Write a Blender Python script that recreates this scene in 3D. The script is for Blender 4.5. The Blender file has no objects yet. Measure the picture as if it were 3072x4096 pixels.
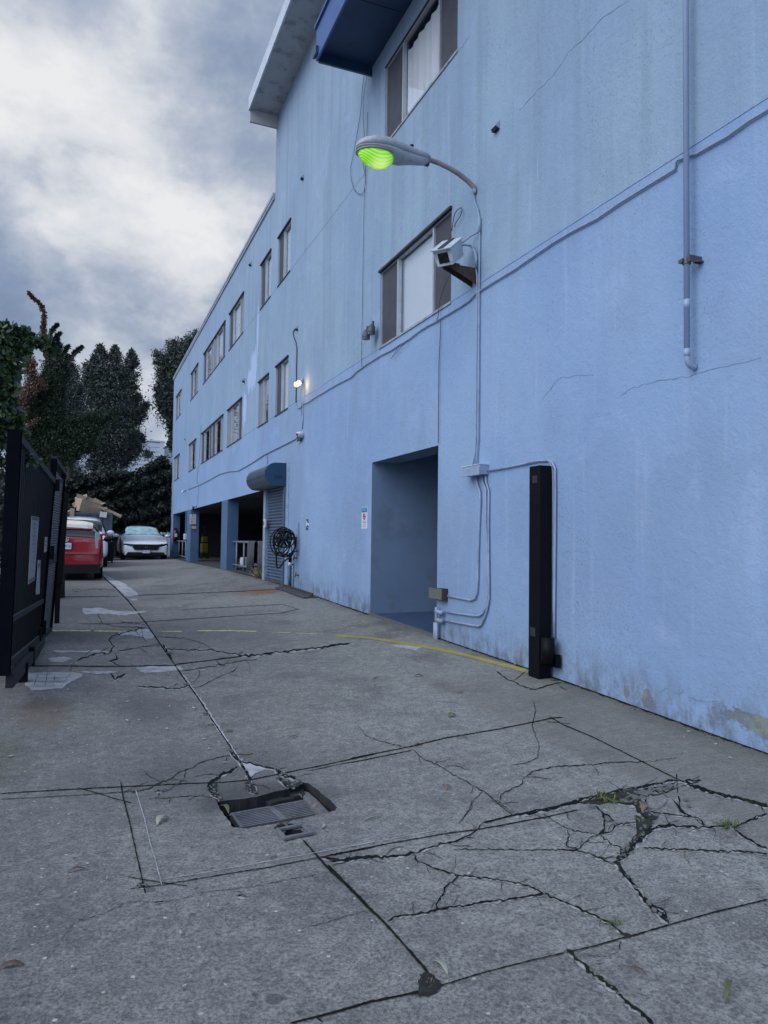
import bpy, bmesh, math, random
import numpy as np
from mathutils import Vector, Matrix
random.seed(7); rng=np.random.default_rng(7)
sc=bpy.context.scene; col=sc.collection
# ---------------- camera ----------------
F=2950.0
RM=[[0.9272662503453073,0.02692633915103891,0.3734330907009678],[-0.3741772267892435,0.03204540481318458,0.9268033744989658],[0.012988607425935291,-0.9991236481488577,0.039789845273041496]]
H=1.2
cd=bpy.data.cameras.new('camera'); cam=bpy.data.objects.new('camera',cd); col.objects.link(cam)
cam.matrix_world=Matrix([[RM[0][0],-RM[0][1],-RM[0][2],0],[RM[1][0],-RM[1][1],-RM[1][2],0],[RM[2][0],-RM[2][1],-RM[2][2],H],[0,0,0,1]])
cd.sensor_fit='VERTICAL'; cd.sensor_height=36; cd.lens=F/4096*36; cd.clip_start=.05; cd.clip_end=2000
sc.camera=cam
sc.view_settings.view_transform='Standard'; sc.view_settings.look='None'; sc.view_settings.exposure=0.3; sc.view_settings.gamma=1
# ---------------- node helper ----------------
class NT:
    def __init__(s,tree): s.t=tree; s.n=tree.nodes; s.l=tree.links
    def add(s,typ,**k):
        nd=s.n.new(typ)
        for a,b in k.items(): setattr(nd,a,b)
        return nd
    def put(s,sock,v):
        if isinstance(v,bpy.types.NodeSocket): s.l.new(v,sock)
        elif v is not None: sock.default_value=v
    def m(s,op,a,b=None,c=None,clamp=False):
        nd=s.add('ShaderNodeMath',operation=op,use_clamp=clamp)
        s.put(nd.inputs[0],a); s.put(nd.inputs[1],b)
        if c is not None: s.put(nd.inputs[2],c)
        return nd.outputs[0]
    def mix(s,f,a,b,bt='MIX'):
        nd=s.add('ShaderNodeMix',data_type='RGBA',blend_type=bt)
        s.put(nd.inputs[0],f)
        for i,v in ((6,a),(7,b)):
            if not isinstance(v,bpy.types.NodeSocket): v=(v[0],v[1],v[2],1)
            s.put(nd.inputs[i],v)
        return nd.outputs[2]
    def rng(s,v,a,b,c=0.,d=1.,smooth=True):
        nd=s.add('ShaderNodeMapRange',interpolation_type='SMOOTHSTEP' if smooth else 'LINEAR')
        for i,x in enumerate((v,a,b,c,d)): s.put(nd.inputs[i],x)
        return nd.outputs[0]
    def noise(s,vec,scale,detail=4,rough=.55,dist=0):
        nd=s.add('ShaderNodeTexNoise'); s.put(nd.inputs['Vector'],vec); nd.inputs['Scale'].default_value=scale
        nd.inputs['Detail'].default_value=detail; nd.inputs['Roughness'].default_value=rough; nd.inputs['Distortion'].default_value=dist
        return nd.outputs['Fac']
    def vor(s,vec,scale,rand=1,out='Distance',feature='F1'):
        nd=s.add('ShaderNodeTexVoronoi',feature=feature); s.put(nd.inputs['Vector'],vec); nd.inputs['Scale'].default_value=scale
        nd.inputs['Randomness'].default_value=rand
        return nd.outputs[out]
    def mp(s,vec,scale=(1,1,1),loc=(0,0,0),rot=(0,0,0)):
        nd=s.add('ShaderNodeMapping'); s.put(nd.inputs[0],vec); nd.inputs[1].default_value=loc; nd.inputs[2].default_value=rot; nd.inputs[3].default_value=scale
        return nd.outputs[0]
    def xyz(s,vec):
        nd=s.add('ShaderNodeSeparateXYZ'); s.put(nd.inputs[0],vec); return nd.outputs
    def vm(s,op,a,b=None):
        nd=s.add('ShaderNodeVectorMath',operation=op); s.put(nd.inputs[0],a); s.put(nd.inputs[1],b)
        return nd.outputs['Value'] if op in('DOT_PRODUCT','LENGTH','DISTANCE') else nd.outputs[0]
    def bump(s,h,strength,dist=.01,nrm=None):
        nd=s.add('ShaderNodeBump'); s.put(nd.inputs['Height'],h); nd.inputs['Strength'].default_value=strength; nd.inputs['Distance'].default_value=dist
        if nrm is not None: s.l.new(nrm,nd.inputs['Normal'])
        return nd.outputs[0]
# ---------------- world ----------------
SUNEL=math.radians(34); SUNAZ=math.radians(-104)     # azimuth from +Y towards +X ; from the left, a little behind
w=bpy.data.worlds.new('World'); sc.world=w; w.use_nodes=True; W=NT(w.node_tree); W.n.clear()
out=W.add('ShaderNodeOutputWorld'); bg=W.add('ShaderNodeBackground'); W.l.new(bg.outputs[0],out.inputs[0])
sky=W.add('ShaderNodeTexSky',sky_type='NISHITA'); sky.sun_disc=False; sky.sun_elevation=SUNEL; sky.sun_rotation=SUNAZ; sky.altitude=20; sky.air_density=1; sky.dust_density=2
tc=W.add('ShaderNodeTexCoord'); d=tc.outputs['Generated']
wn=W.add('ShaderNodeTexNoise'); W.put(wn.inputs['Vector'],W.mp(d,(1,1,1.3))); wn.inputs['Scale'].default_value=3.6; wn.inputs['Detail'].default_value=8; wn.inputs['Roughness'].default_value=.58
wn2=W.vm('SUBTRACT',wn.outputs['Color'],(.5,.5,.5)); wv_=W.add('ShaderNodeVectorMath',operation='SCALE'); W.put(wv_.inputs[0],wn2); wv_.inputs['Scale'].default_value=.42; dwp=W.vm('NORMALIZE',W.vm('ADD',d,wv_.outputs[0]))
def lobe(px,py,a,b):
    v=Vector([sum(RM[i][j]*c for j,c in enumerate((px-1536,py-2048,F))) for i in range(3)]).normalized()
    return W.rng(W.vm('DOT_PRODUCT',dwp,tuple(v)),math.cos(math.radians(b)),math.cos(math.radians(a)))
sx=W.xyz(d)
den=W.m('ADD',W.m('MAXIMUM',sx[2],0.0),.22)
cx=W.m('DIVIDE',sx[0],den); cy=W.m('DIVIDE',sx[1],den)
cb=W.add('ShaderNodeCombineXYZ'); W.put(cb.inputs[0],cx); W.put(cb.inputs[1],cy)
n1=W.noise(W.mp(cb.outputs[0],(1,.8,1),(3.1,.4,0),(0,0,.5)),1.0,9,.55,.5)
n2=W.noise(W.mp(d,(1,1,1.5),(7,2,0)),6.5,8,.6,.2)
n3=W.noise(W.mp(d,(1,1,1.5),(2,0,1)),2.6,8,.52,.2)
den2=W.m('ADD',W.m('MULTIPLY',n1,.22),W.m('ADD',W.m('MULTIPLY',n2,.30),W.m('MULTIPLY',n3,.48)))
hi=lobe(480,260,4,20); low=lobe(600,1680,2,8); dark=lobe(900,800,2,13); dark2=lobe(330,1230,3,14); cum=lobe(660,960,4.2,6.0); d3=lobe(330,180,1,7)
v=W.m('ADD',W.m('MULTIPLY_ADD',W.m('SUBTRACT',den2,.5),1.6,.436),W.m('MULTIPLY',hi,.205)); v=W.m('ADD',v,W.m('MULTIPLY',low,.12)); v=W.m('SUBTRACT',v,W.m('MULTIPLY',dark,.07)); v=W.m('SUBTRACT',v,W.m('MULTIPLY',dark2,.075)); v=W.m('ADD',v,W.m('MULTIPLY',cum,.055))
cr=W.add('ShaderNodeValToRGB'); W.put(cr.inputs[0],v)
E=cr.color_ramp.elements; E[0].position=.33; E[0].color=(.155,.205,.31,1); E[1].position=.76; E[1].color=(.72,.72,.73,1)
for p,c in ((.43,(.205,.262,.38)),(.50,(.27,.325,.43)),(.57,(.38,.425,.51)),(.66,(.58,.60,.64))):
    e=E.new(p); e.color=(*c,1)
zen=W.rng(sx[2],.5,.95,1.0,1.5)
behind=W.rng(W.vm('DOT_PRODUCT',d,(-.80,-.45,.40)),.0,.9,1.0,2.4)
ccol=W.vm('MULTIPLY',cr.outputs[0],W.vm('MULTIPLY',zen,behind)) if False else W.mix(1,cr.outputs[0],W.m('MULTIPLY',zen,behind),'MULTIPLY')
skyc=W.mix(1,sky.outputs[0],(.07,.07,.07),'MULTIPLY')
W.put(bg.inputs[0],W.mix(.93,skyc,ccol)); bg.inputs[1].default_value=1.0
# ---------------- sun (veiled by cloud) ----------------
sd=bpy.data.lights.new('sun','SUN'); sd.energy=1.3; sd.angle=math.radians(50); sd.color=(.97,.985,1.0)
so=bpy.data.objects.new('sun',sd); col.objects.link(so)
sv=Vector((math.sin(SUNAZ)*math.cos(SUNEL),math.cos(SUNAZ)*math.cos(SUNEL),math.sin(SUNEL)))
so.rotation_euler=sv.to_track_quat('Z','Y').to_euler(); so.location=sv*30
# ---------------- projection helpers ----------------
def ray(px,py): return [sum(RM[i][j]*c for j,c in enumerate((px-1536,py-2048,F))) for i in range(3)]
def PX(px,py,X=3.5):
    r=ray(px,py); k=X/r[0]; return Vector((X,r[1]*k,r[2]*k+H))
def PY(px,py,Y):
    r=ray(px,py); k=Y/r[1]; return Vector((r[0]*k,Y,r[2]*k+H))
def itp(t,tab):
    if t<=tab[0][0]: return tab[0][1]
    for (a,b),(c,e) in zip(tab,tab[1:]):
        if t<=c:
            u=(t-a)/(c-a); return b+(e-b)*u
    return tab[-1][1]
def smt(tab): # pre-smoothed table
    ys=np.arange(-8,80,.25); v=np.array([itp(y,tab) for y in ys]); k=np.hanning(9); k/=k.sum()
    vp=np.pad(v,4,mode='edge'); return ys,np.convolve(vp,k,'valid')
ZJ=smt([(-8,-.25),(-3,-.1),(0,0.0),(1.8,.03),(3,.005),(4,-.05),(5.5,-.02),(7.13,.018),(12,.09),(18,.16),(31,.29),(60,.4)])
ZW=smt([(-8,-.2),(-3,-.08),(0,.01),(3.13,.063),(4.78,.125),(9.13,.23),(10.5,.262),(11.2,.284),(13.5,.33),(15.2,.359),(20.1,.386),(28.7,.355),(34,.36),(60,.4)])
ZL=smt([(-8,-.2),(-3,-.05),(0,.05),(1.8,.06),(4,.03),(7.13,.13),(12,.16),(18,.19),(31,.32),(60,.4)])
def gz(x,y):
    a=float(np.interp(y,*ZL)); j=float(np.interp(y,*ZJ)); c=float(np.interp(y,*ZW))
    if x<.82:
        t=(x+1.5)/2.32
        z=a+(j-a)*max(0,min(1,t)) 
    else:
        t=min(1,(x-.82)/2.68); z=j+(c-j)*t
    q=abs(x-.82)
    if q<.35:  # soften the valley
        z+= (.35-q)**2*.09
    return z
def G(px,py,dz=0.0):
    r=ray(px,py); k=(H)/(-r[2]) if r[2]<-1e-6 else 60
    lo,hi_=0.0005,None
    # march in Y
    y=0.6; st=.05
    while y<70:
        kk=y/r[1]; x=r[0]*kk; z=r[2]*kk+H
        if z<gz(x,y): break
        y+=st; st=max(.05,y*.02)
    a,b=y-st,y
    for _ in range(30):
        m=(a+b)/2; kk=m/r[1]
        if r[2]*kk+H<gz(r[0]*kk,m): b=m
        else: a=m
    kk=b/r[1]; return Vector((r[0]*kk,b,gz(r[0]*kk,b)+dz))
# ---------------- mesh builder ----------------
class MB:
    def __init__(s): s.v=[]; s.f=[]
    def quad(s,a,b,c,d_): i=len(s.v); s.v+= [Vector(a),Vector(b),Vector(c),Vector(d_)]; s.f.append((i,i+1,i+2,i+3)); return s
    def poly(s,pts): i=len(s.v); s.v+=[Vector(p) for p in pts]; s.f.append(tuple(range(i,i+len(pts)))); return s
    def box(s,x0,x1,y0,y1,z0,z1,M=None):
        i=len(s.v); P=[Vector((x,y,z)) for z in(z0,z1) for x,y in((x0,y0),(x1,y0),(x1,y1),(x0,y1))]
        if M is not None: P=[M@p for p in P]
        s.v+=P; s.f+=[tuple(i+k for k in q) for q in((3,2,1,0),(4,5,6,7),(0,1,5,4),(1,2,6,5),(2,3,7,6),(3,0,4,7))]; return s
    def slab(s,pts,th,n):   # polygon extruded by th along n
        i=len(s.v); k=len(pts); n=Vector(n)*th
        s.v+=[Vector(p) for p in pts]+[Vector(p)+n for p in pts]
        s.f.append(tuple(i+j for j in range(k))[::-1]); s.f.append(tuple(i+k+j for j in range(k)))
        for j in range(k): s.f.append((i+j,i+(j+1)%k,i+k+(j+1)%k,i+k+j))
        return s
    def tube(s,pts,r,n=8,cap=True):
        pts=[Vector(p) for p in pts]; rs=r if isinstance(r,(list,tuple)) else [r]*len(pts)
        up=None; base=len(s.v)
        for k,p in enumerate(pts):
            a=pts[max(k-1,0)]; b=pts[min(k+1,len(pts)-1)]; t=(b-a)
            if t.length<1e-9: t=Vector((0,0,1))
            t.normalize()
            if up is None: up=t.orthogonal().normalized()
            else:
                up=(up-t*up.dot(t)); up=up.normalized() if up.length>1e-6 else t.orthogonal().normalized()
            bi=t.cross(up)
            for j in range(n):
                a_=2*math.pi*j/n; s.v.append(p+(up*math.cos(a_)+bi*math.sin(a_))*rs[k])
        for k in range(len(pts)-1):
            for j in range(n):
                a=base+k*n+j; b=base+k*n+(j+1)%n; s.f.append((a,b,b+n,a+n))
        if cap: s.f.append(tuple(base+j for j in range(n))[::-1]); s.f.append(tuple(base+(len(pts)-1)*n+j for j in range(n)))
        return s
    def loft(s,rings,cap=True):
        b=len(s.v); n=len(rings[0])
        for r in rings: s.v+=[Vector(p) for p in r]
        for k in range(len(rings)-1):
            for j in range(n):
                a=b+k*n+j; c=b+k*n+(j+1)%n; s.f.append((a,c,c+n,a+n))
        if cap: s.f.append(tuple(b+j for j in range(n))[::-1]); s.f.append(tuple(b+(len(rings)-1)*n+j for j in range(n)))
        return s
    def ell(s,c,rx,ry,rz,M=None,nu=16,nv=10):
        rings=[]
        for i in range(1,nv):
            t=math.pi*i/nv; rings.append([Vector((rx*math.sin(t)*math.cos(2*math.pi*j/nu),ry*math.sin(t)*math.sin(2*math.pi*j/nu),-rz*math.cos(t))) for j in range(nu)])
        rings=[[ (M@p if M is not None else p)+Vector(c) for p in r] for r in rings]
        return s.loft(rings)
    def build(s,name,mat,parent=None,smooth=False,bevel=0,sub=0,origin=None,local=False,weld=False):
        if parent is None:
            if origin is None:
                P=np.array([tuple(v) for v in s.v]); origin=Vector(((P[:,0].min()+P[:,0].max())/2,(P[:,1].min()+P[:,1].max())/2,P[:,2].min()))
            off=origin
        else:
            off=Vector((0,0,0)) if local else wpos(parent)
        me=bpy.data.meshes.new(name); me.from_pydata([tuple(v-off) for v in s.v],[],s.f); me.update()
        if weld:
            bm=bmesh.new(); bm.from_mesh(me); bmesh.ops.remove_doubles(bm,verts=bm.verts,dist=1e-4); bmesh.ops.recalc_face_normals(bm,faces=bm.faces); bm.to_mesh(me); bm.free()
        o=bpy.data.objects.new(name,me); col.objects.link(o)
        if mat: me.materials.append(mat)
        if smooth: me.polygons.foreach_set('use_smooth',[True]*len(me.polygons))
        if parent is None: o.location=off
        else: o.parent=parent
        if bevel:
            b=o.modifiers.new('b','BEVEL'); b.width=bevel; b.segments=2; b.limit_method='ANGLE'; b.angle_limit=math.radians(40)
        if sub:
            b=o.modifiers.new('s','SUBSURF'); b.levels=sub; b.render_levels=sub
        return o
def wpos(o):
    p=Vector(o.location); q=o.parent
    while q: p=p+Vector(q.location); q=q.parent
    return p
def tag(o,label=None,cat=None,group=None,kind=None):
    if label: o['label']=label
    if cat: o['category']=cat
    if group: o['group']=group
    if kind: o['kind']=kind
    return o
def thing(name,label,cat,loc=(0,0,0),group=None):
    o=bpy.data.objects.new(name,None); o.empty_display_size=.2; col.objects.link(o); o.location=loc
    return tag(o,label,cat,group)
def copy_tree(o,parent=None):
    c=o.copy(); col.objects.link(c)
    if parent: c.parent=parent
    for ch in [x for x in bpy.data.objects if x.parent==o]: copy_tree(ch,c)
    return c
def text(s,name,size,M,mat,parent,align='CENTER',th=.0):
    cu=bpy.data.curves.new('t','FONT'); cu.body=s; cu.size=size; cu.align_x=align; cu.align_y='CENTER'; cu.extrude=th; cu.resolution_u=2
    t=bpy.data.objects.new('t',cu); col.objects.link(t); bpy.context.view_layer.update()
    me=bpy.data.meshes.new_from_object(t); bpy.data.objects.remove(t)
    off=wpos(parent); me.transform(Matrix.Translation(-off)@M); me.materials.clear(); me.materials.append(mat)
    o=bpy.data.objects.new(name,me); col.objects.link(o); o.parent=parent; return o
# ---------------- materials ----------------
def mat(name,c,rough=.7,metal=0,var=.15,vs=6,bump=0,bs=80,coat=0,emit=None,em=1,dirt=None,spec=None):
    m=bpy.data.materials.new(name); m.use_nodes=True; T=NT(m.node_tree); b=T.n['Principled BSDF']
    tc=T.add('ShaderNodeTexCoord').outputs['Object']
    if var>0:
        n=T.noise(tc,vs,6,.6); f=T.rng(n,.3,.7,1-var,1+var,False)
        base=T.mix(1,c,f,'MULTIPLY')
    else:
        base=T.mix(0,c,c)
    if dirt:
        base=T.mix(T.m('MULTIPLY',T.rng(T.noise(tc,dirt[1],8,.65),.48,.68),dirt[2]),base,dirt[0])
    T.put(b.inputs['Base Color'],base)
    b.inputs['Roughness'].default_value=rough; b.inputs['Metallic'].default_value=metal; b.inputs['Coat Weight'].default_value=coat
    if spec is not None: b.inputs['Specular IOR Level'].default_value=spec
    if bump: T.put(b.inputs['Normal'],T.bump(T.noise(tc,bs,3,.6),bump,.004))
    if emit: b.inputs['Emission Color'].default_value=(*emit,1); b.inputs['Emission Strength'].default_value=em
    return m
M={}
M['white']=mat('white_paint',(.55,.6,.66),.5,bump=.1,dirt=((.2,.19,.17),12,.5))
M['conduit']=mat('conduit_paint',(.27,.35,.49),.5,var=.12,bump=.15,bs=60,dirt=((.16,.19,.24),9,.6))
M['pipe']=mat('drainpipe_paint',(.29,.37,.53),.45,var=.08,vs=3,bump=.1,dirt=((.3,.36,.46),4,.5))
M['cable']=mat('cable_grey',(.25,.31,.41),.5,var=.2,vs=10)
M['wire']=mat('wire_dark',(.05,.055,.075),.5,var=0)
M['black']=mat('black_paint',(.0045,.005,.007),.5,var=.2,bump=.1,spec=.12)
M['gatem']=mat('gate_metal',(.006,.007,.011),.6,var=.2,spec=.0)
M['gaterail']=mat('gate_rail',(.03,.031,.036),.7,var=.25,vs=12,bump=.15,spec=.25)
M['lampgrey']=mat('lamp_housing',(.36,.39,.42),.45,var=.1,vs=5,bump=.1,dirt=((.16,.15,.14),14,.5))
M['armgrey']=mat('lamp_arm',(.26,.25,.24),.6,var=.15,bump=.2,dirt=((.14,.12,.1),12,.6))
M['rust']=mat('rusty_steel',(.06,.042,.036),.85,var=.4,vs=25,bump=.4,dirt=((.03,.02,.018),20,.6))
M['steel']=mat('worn_steel',(.11,.115,.13),.55,metal=.5,var=.25,vs=20,bump=.2,dirt=((.05,.035,.025),15,.5))
M['alu']=mat('aluminium_frame',(.42,.45,.5),.4,metal=.3,var=.1)
M['darkframe']=mat('dark_frame',(.03,.032,.04),.5,var=.1)
M['sill']=mat('window_sill',(.30,.33,.38),.6,var=.2,dirt=((.05,.05,.05),8,.7))
M['gap']=mat('drip_head',(.035,.035,.045),.8,var=.3,vs=15)
M['screen']=mat('insect_screen',(.05,.052,.066),.65,var=.18,vs=5)
M['screen2']=mat('insect_screen_light',(.20,.215,.25),.65,var=.15,vs=5)
M['dark']=mat('dark_interior',(.02,.022,.028),.9,var=.2)
M['curtain']=mat('white_curtain',(.80,.81,.83),.8,var=.05,vs=3)
M['blind']=mat('closed_blind',(.80,.83,.86),.6,var=.04,vs=4)
M['blue']=mat('pillar_blue',(.065,.13,.24),.6,var=.12,vs=2,bump=.3,bs=60,dirt=((.10,.14,.19),6,.3))
M['deepblue']=mat('deep_blue_paint',(.013,.045,.12),.55,var=.12,vs=2,bump=.1,dirt=((.01,.025,.06),5,.5))
M['fasciablue']=mat('fascia_blue',(.05,.11,.27),.5,var=.12,vs=3)
M['shutter']=mat('shutter_paint',(.085,.13,.20),.42,metal=.2,var=.1,vs=4,dirt=((.15,.19,.25),5,.4))
M['hood']=mat('hood_blue',(.016,.055,.115),.35,metal=.1,var=.15,vs=6,dirt=((.05,.1,.16),4,.4))
M['hoodg']=mat('hood_sheet',(.06,.10,.145),.35,metal=.3,var=.2,vs=4,dirt=((.03,.05,.08),6,.6))
M['soffit']=mat('eave_soffit',(.40,.42,.44),.8,var=.08,vs=3,bump=.2,dirt=((.13,.13,.13),3.2,.6))
M['rubber']=mat('black_rubber',(.009,.009,.011),.6,var=.1,spec=.25)
M['signw']=mat('sign_white',(.62,.66,.72),.4,var=.04)
M['signg']=mat('sign_grey',(.30,.31,.34),.5,var=.08)
M['ink']=mat('sign_ink',(.03,.03,.035),.6,var=0)
M['inkblue']=mat('sign_blue',(.03,.18,.45),.45,var=0)
M['inkred']=mat('sign_red',(.30,.03,.04),.45,var=0)
M['teal']=mat('sign_teal',(.03,.09,.12),.45,var=0)
M['paper']=mat('paper',(.55,.54,.50),.8,var=.2)
M['carpet']=mat('grey_carpet',(.06,.06,.068),.95,var=.2,vs=8,bump=.3,bs=200)
M['rail']=mat('rail_paint',(.15,.18,.24),.5,var=.3,vs=12)
M['cardb']=mat('cardboard',(.34,.25,.17),.85,var=.15,vs=5)
M['dump']=mat('dumpster_steel',(.055,.07,.10),.6,var=.2,vs=3,bump=.1,dirt=((.03,.025,.02),4,.5))
M['redcar']=mat('red_car_paint',(.27,.008,.018),.25,var=.02,coat=1)
M['whitecar']=mat('white_car_paint',(.80,.84,.9),.25,var=.02,coat=1)
M['carglass']=mat('car_glass',(.012,.015,.018),.06,var=0,coat=.5)
M['chrome']=mat('chrome',(.6,.62,.65),.15,metal=1,var=0)
M['lampred']=mat('tail_red',(.35,.02,.02),.2,var=0,coat=1)
M['lampclr']=mat('clear_lens',(.5,.52,.54),.15,var=.1,coat=1)
M['yellow']=mat('yellow_plastic',(.08,.07,.006),.5,var=.1)
M['extred']=mat('extinguisher_red',(.12,.01,.01),.3,var=0)
M['grate']=mat('grate_steel',(.17,.175,.19),.5,metal=.2,var=.2,vs=30,dirt=((.07,.05,.04),15,.5))
M['stone']=mat('stone_bits',(.12,.122,.125),.9,var=.3,vs=40,bump=.5,bs=60)
M['barkm']=mat('bark',(.035,.028,.022),.9,var=.3,vs=12,bump=.5,bs=30)
M['siding']=mat('white_siding',(.55,.6,.68),.7,var=.05,vs=1)
M['concw']=mat('retaining_concrete',(.14,.15,.16),.85,var=.2,vs=2,bump=.3)

def leafmat(name,c1,c2,c3,rough=.55):
    m=bpy.data.materials.new(name); m.use_nodes=True; T=NT(m.node_tree); b=T.n['Principled BSDF']
    g=T.add('ShaderNodeNewGeometry').outputs['Random Per Island']
    cr=T.add('ShaderNodeValToRGB'); T.put(cr.inputs[0],g); e=cr.color_ramp.elements
    e[0].color=(*c1,1); e[1].color=(*c3,1); x=e.new(.6); x.color=(*c2,1)
    T.put(b.inputs['Base Color'],cr.outputs[0]); b.inputs['Roughness'].default_value=rough
    b.inputs['Subsurface Weight'].default_value=0
    return m
M['leafgrey']=leafmat('grey_green_leaves',(.028,.040,.034),(.052,.070,.060),(.105,.13,.118))
M['leafdark']=leafmat('juniper_green',(.012,.028,.014),(.022,.045,.018),(.045,.065,.02))
M['leafbrown']=leafmat('dead_brown',(.09,.045,.03),(.15,.08,.05),(.21,.13,.08))
M['leafbroad']=leafmat('broad_leaves',(.02,.05,.03),(.045,.085,.04),(.12,.15,.05),.35)
M['ivy']=leafmat('ivy_leaves',(.005,.012,.008),(.009,.019,.012),(.024,.040,.028),.6)
M['weed']=leafmat('weed_green',(.05,.09,.02),(.09,.13,.04),(.16,.17,.06))
M['dryleaf']=leafmat('dry_leaf',(.16,.11,.07),(.26,.20,.13),(.33,.31,.2),.7)
M['litter']=mat('litter_white',(.36,.36,.35),.8,var=.1)

# stucco
def stucco(name,reveal=False):
    m=bpy.data.materials.new(name); m.use_nodes=True; T=NT(m.node_tree); b=T.n['Principled BSDF']
    o=T.add('ShaderNodeTexCoord').outputs['Object']; s=T.xyz(o); y,z=s[1],s[2]
    big=T.noise(o,.55,5,.55); med=T.noise(o,2.6,6,.6); streak=T.noise(T.mp(o,(1,2.6,.16)),1.6,6,.6); st2=T.noise(T.mp(o,(1,9,.35)),1.2,5,.6)
    # boundary of the two repaint coats at the seam
    lowc=T.mix(T.rng(big,.35,.65),(.226,.335,.53),(.268,.383,.568)); upc=T.mix(T.rng(big,.35,.65),(.250,.355,.480),(.29,.392,.50))
    sepz=T.rng(z,3.725,3.765)
    c=T.mix(sepz,lowc,upc)
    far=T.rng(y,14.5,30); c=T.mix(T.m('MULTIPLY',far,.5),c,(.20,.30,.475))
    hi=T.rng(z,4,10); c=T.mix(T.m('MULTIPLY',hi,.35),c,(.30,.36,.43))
    # weather streaks
    c=T.mix(T.m('MULTIPLY',T.rng(streak,.47,.66),T.m('MULTIPLY',T.rng(z,2.2,5.2),.34)),c,(.18,.235,.305))
    c=T.mix(T.m('MULTIPLY',T.rng(T.noise(T.mp(o,(1,1,.55),(2,7,1)),.75,6,.6),.45,.66),.38),c,(.21,.28,.40))
    c=T.mix(T.m('MULTIPLY',T.rng(st2,.52,.75),T.m('MULTIPLY',T.rng(z,1.8,4),.16)),c,(.18,.23,.31))
    c=T.mix(T.m('MULTIPLY',T.rng(T.noise(T.mp(o,(1,6,.3),(0,4,2)),1.5,5,.6),.56,.75),.4),c,(.36,.45,.60))
    # lighter trowel / touch-up clouds
    c=T.mix(T.m('MULTIPLY',T.rng(T.noise(T.mp(o,(1,1,1),(5,5,5)),1.7,7,.62,1.2),.55,.70),.3),c,(.34,.44,.64))
    c=T.mix(T.m('MULTIPLY',T.rng(med,.5,.75),.22),c,(.21,.28,.44))
    # mildew speckle
    sp=T.m('MULTIPLY',T.rng(T.noise(o,42,3,.75),.555,.66),T.rng(T.noise(T.mp(o,(1,1,.5),(9,1,1)),1.3,5,.65),.49,.62))
    c=T.mix(T.m('MULTIPLY',sp,.5),c,(.10,.12,.15))
    # grime near the base
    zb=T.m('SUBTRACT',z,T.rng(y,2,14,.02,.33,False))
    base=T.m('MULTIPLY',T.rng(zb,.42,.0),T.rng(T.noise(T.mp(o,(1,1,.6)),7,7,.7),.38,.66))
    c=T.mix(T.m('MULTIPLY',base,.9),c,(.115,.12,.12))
    # peeled paint blotches near the camera end
    warp=T.m('MULTIPLY',T.m('SUBTRACT',T.noise(T.mp(o,(1,1,1.6),(2,2,2)),11,8,.75),.47),.34)
    pk=None
    for (yy,zz,ry,rz,tilt) in ((3.02,.20,.34,.055,.35),(2.72,.16,.14,.04,.3),(3.95,.17,.05,.06,0),(4.15,.18,.03,.04,0),(2.9,.09,.1,.04,0)):
        dy=T.m('SUBTRACT',y,yy); dz=T.m('ADD',T.m('SUBTRACT',z,zz),T.m('MULTIPLY',dy,-tilt*.3))
        e=T.m('ADD',T.m('POWER',T.m('DIVIDE',dy,ry),2),T.m('POWER',T.m('DIVIDE',dz,rz),2))
        e=T.m('ADD',T.m('SQRT',e),T.m('MULTIPLY',warp,8))
        mk=T.rng(e,1.08,.98); pk=mk if pk is None else T.m('MAXIMUM',pk,mk)
    pc=T.mix(T.rng(T.noise(o,6,4,.6),.45,.55),(.215,.235,.22),(.16,.18,.215))
    c=T.mix(pk,c,pc)
    if not reveal:
        # bare touch-up flakes on the far facade
        fl=None
        for (yy,zz,ry,rz) in ((16.9,5.15,.35,.5),(17.3,5.0,.3,.3),(16.55,5.9,.1,.6),(17.9,4.4,.2,.4)):
            e=T.m('ADD',T.m('POWER',T.m('DIVIDE',T.m('SUBTRACT',y,yy),ry),2),T.m('POWER',T.m('DIVIDE',T.m('SUBTRACT',z,zz),rz),2))
            e=T.m('ADD',T.m('SQRT',e),T.m('MULTIPLY',T.m('SUBTRACT',T.noise(T.mp(o,(1,2,.7)),2.5,6,.7),.5),2.6))
            mk=T.rng(e,1.0,.9); fl=mk if fl is None else T.m('MAXIMUM',fl,mk)
        c=T.mix(T.m('MULTIPLY',fl,.8),c,(.42,.52,.72))
    T.put(b.inputs['Base Color'],c); b.inputs['Roughness'].default_value=.85; b.inputs['Specular IOR Level'].default_value=.25
    h=T.m('ADD',T.m('MULTIPLY',T.noise(o,55,4,.65),.5),T.m('ADD',T.m('MULTIPLY',T.noise(o,16,4,.6,.6),.7),T.m('MULTIPLY',T.noise(T.mp(o,(1,1,1),(1,2,3)),4,4,.55,1.0),.7)))
    h=T.m('SUBTRACT',h,T.m('MULTIPLY',pk,.5))
    T.put(b.inputs['Normal'],T.bump(h,.5,.018))
    return m
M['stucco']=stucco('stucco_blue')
M['recess']=mat('recess_stucco',(.16,.245,.37),.85,var=.1,vs=1.5,bump=.5,bs=30,dirt=((.14,.17,.22),2.5,.5))

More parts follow.
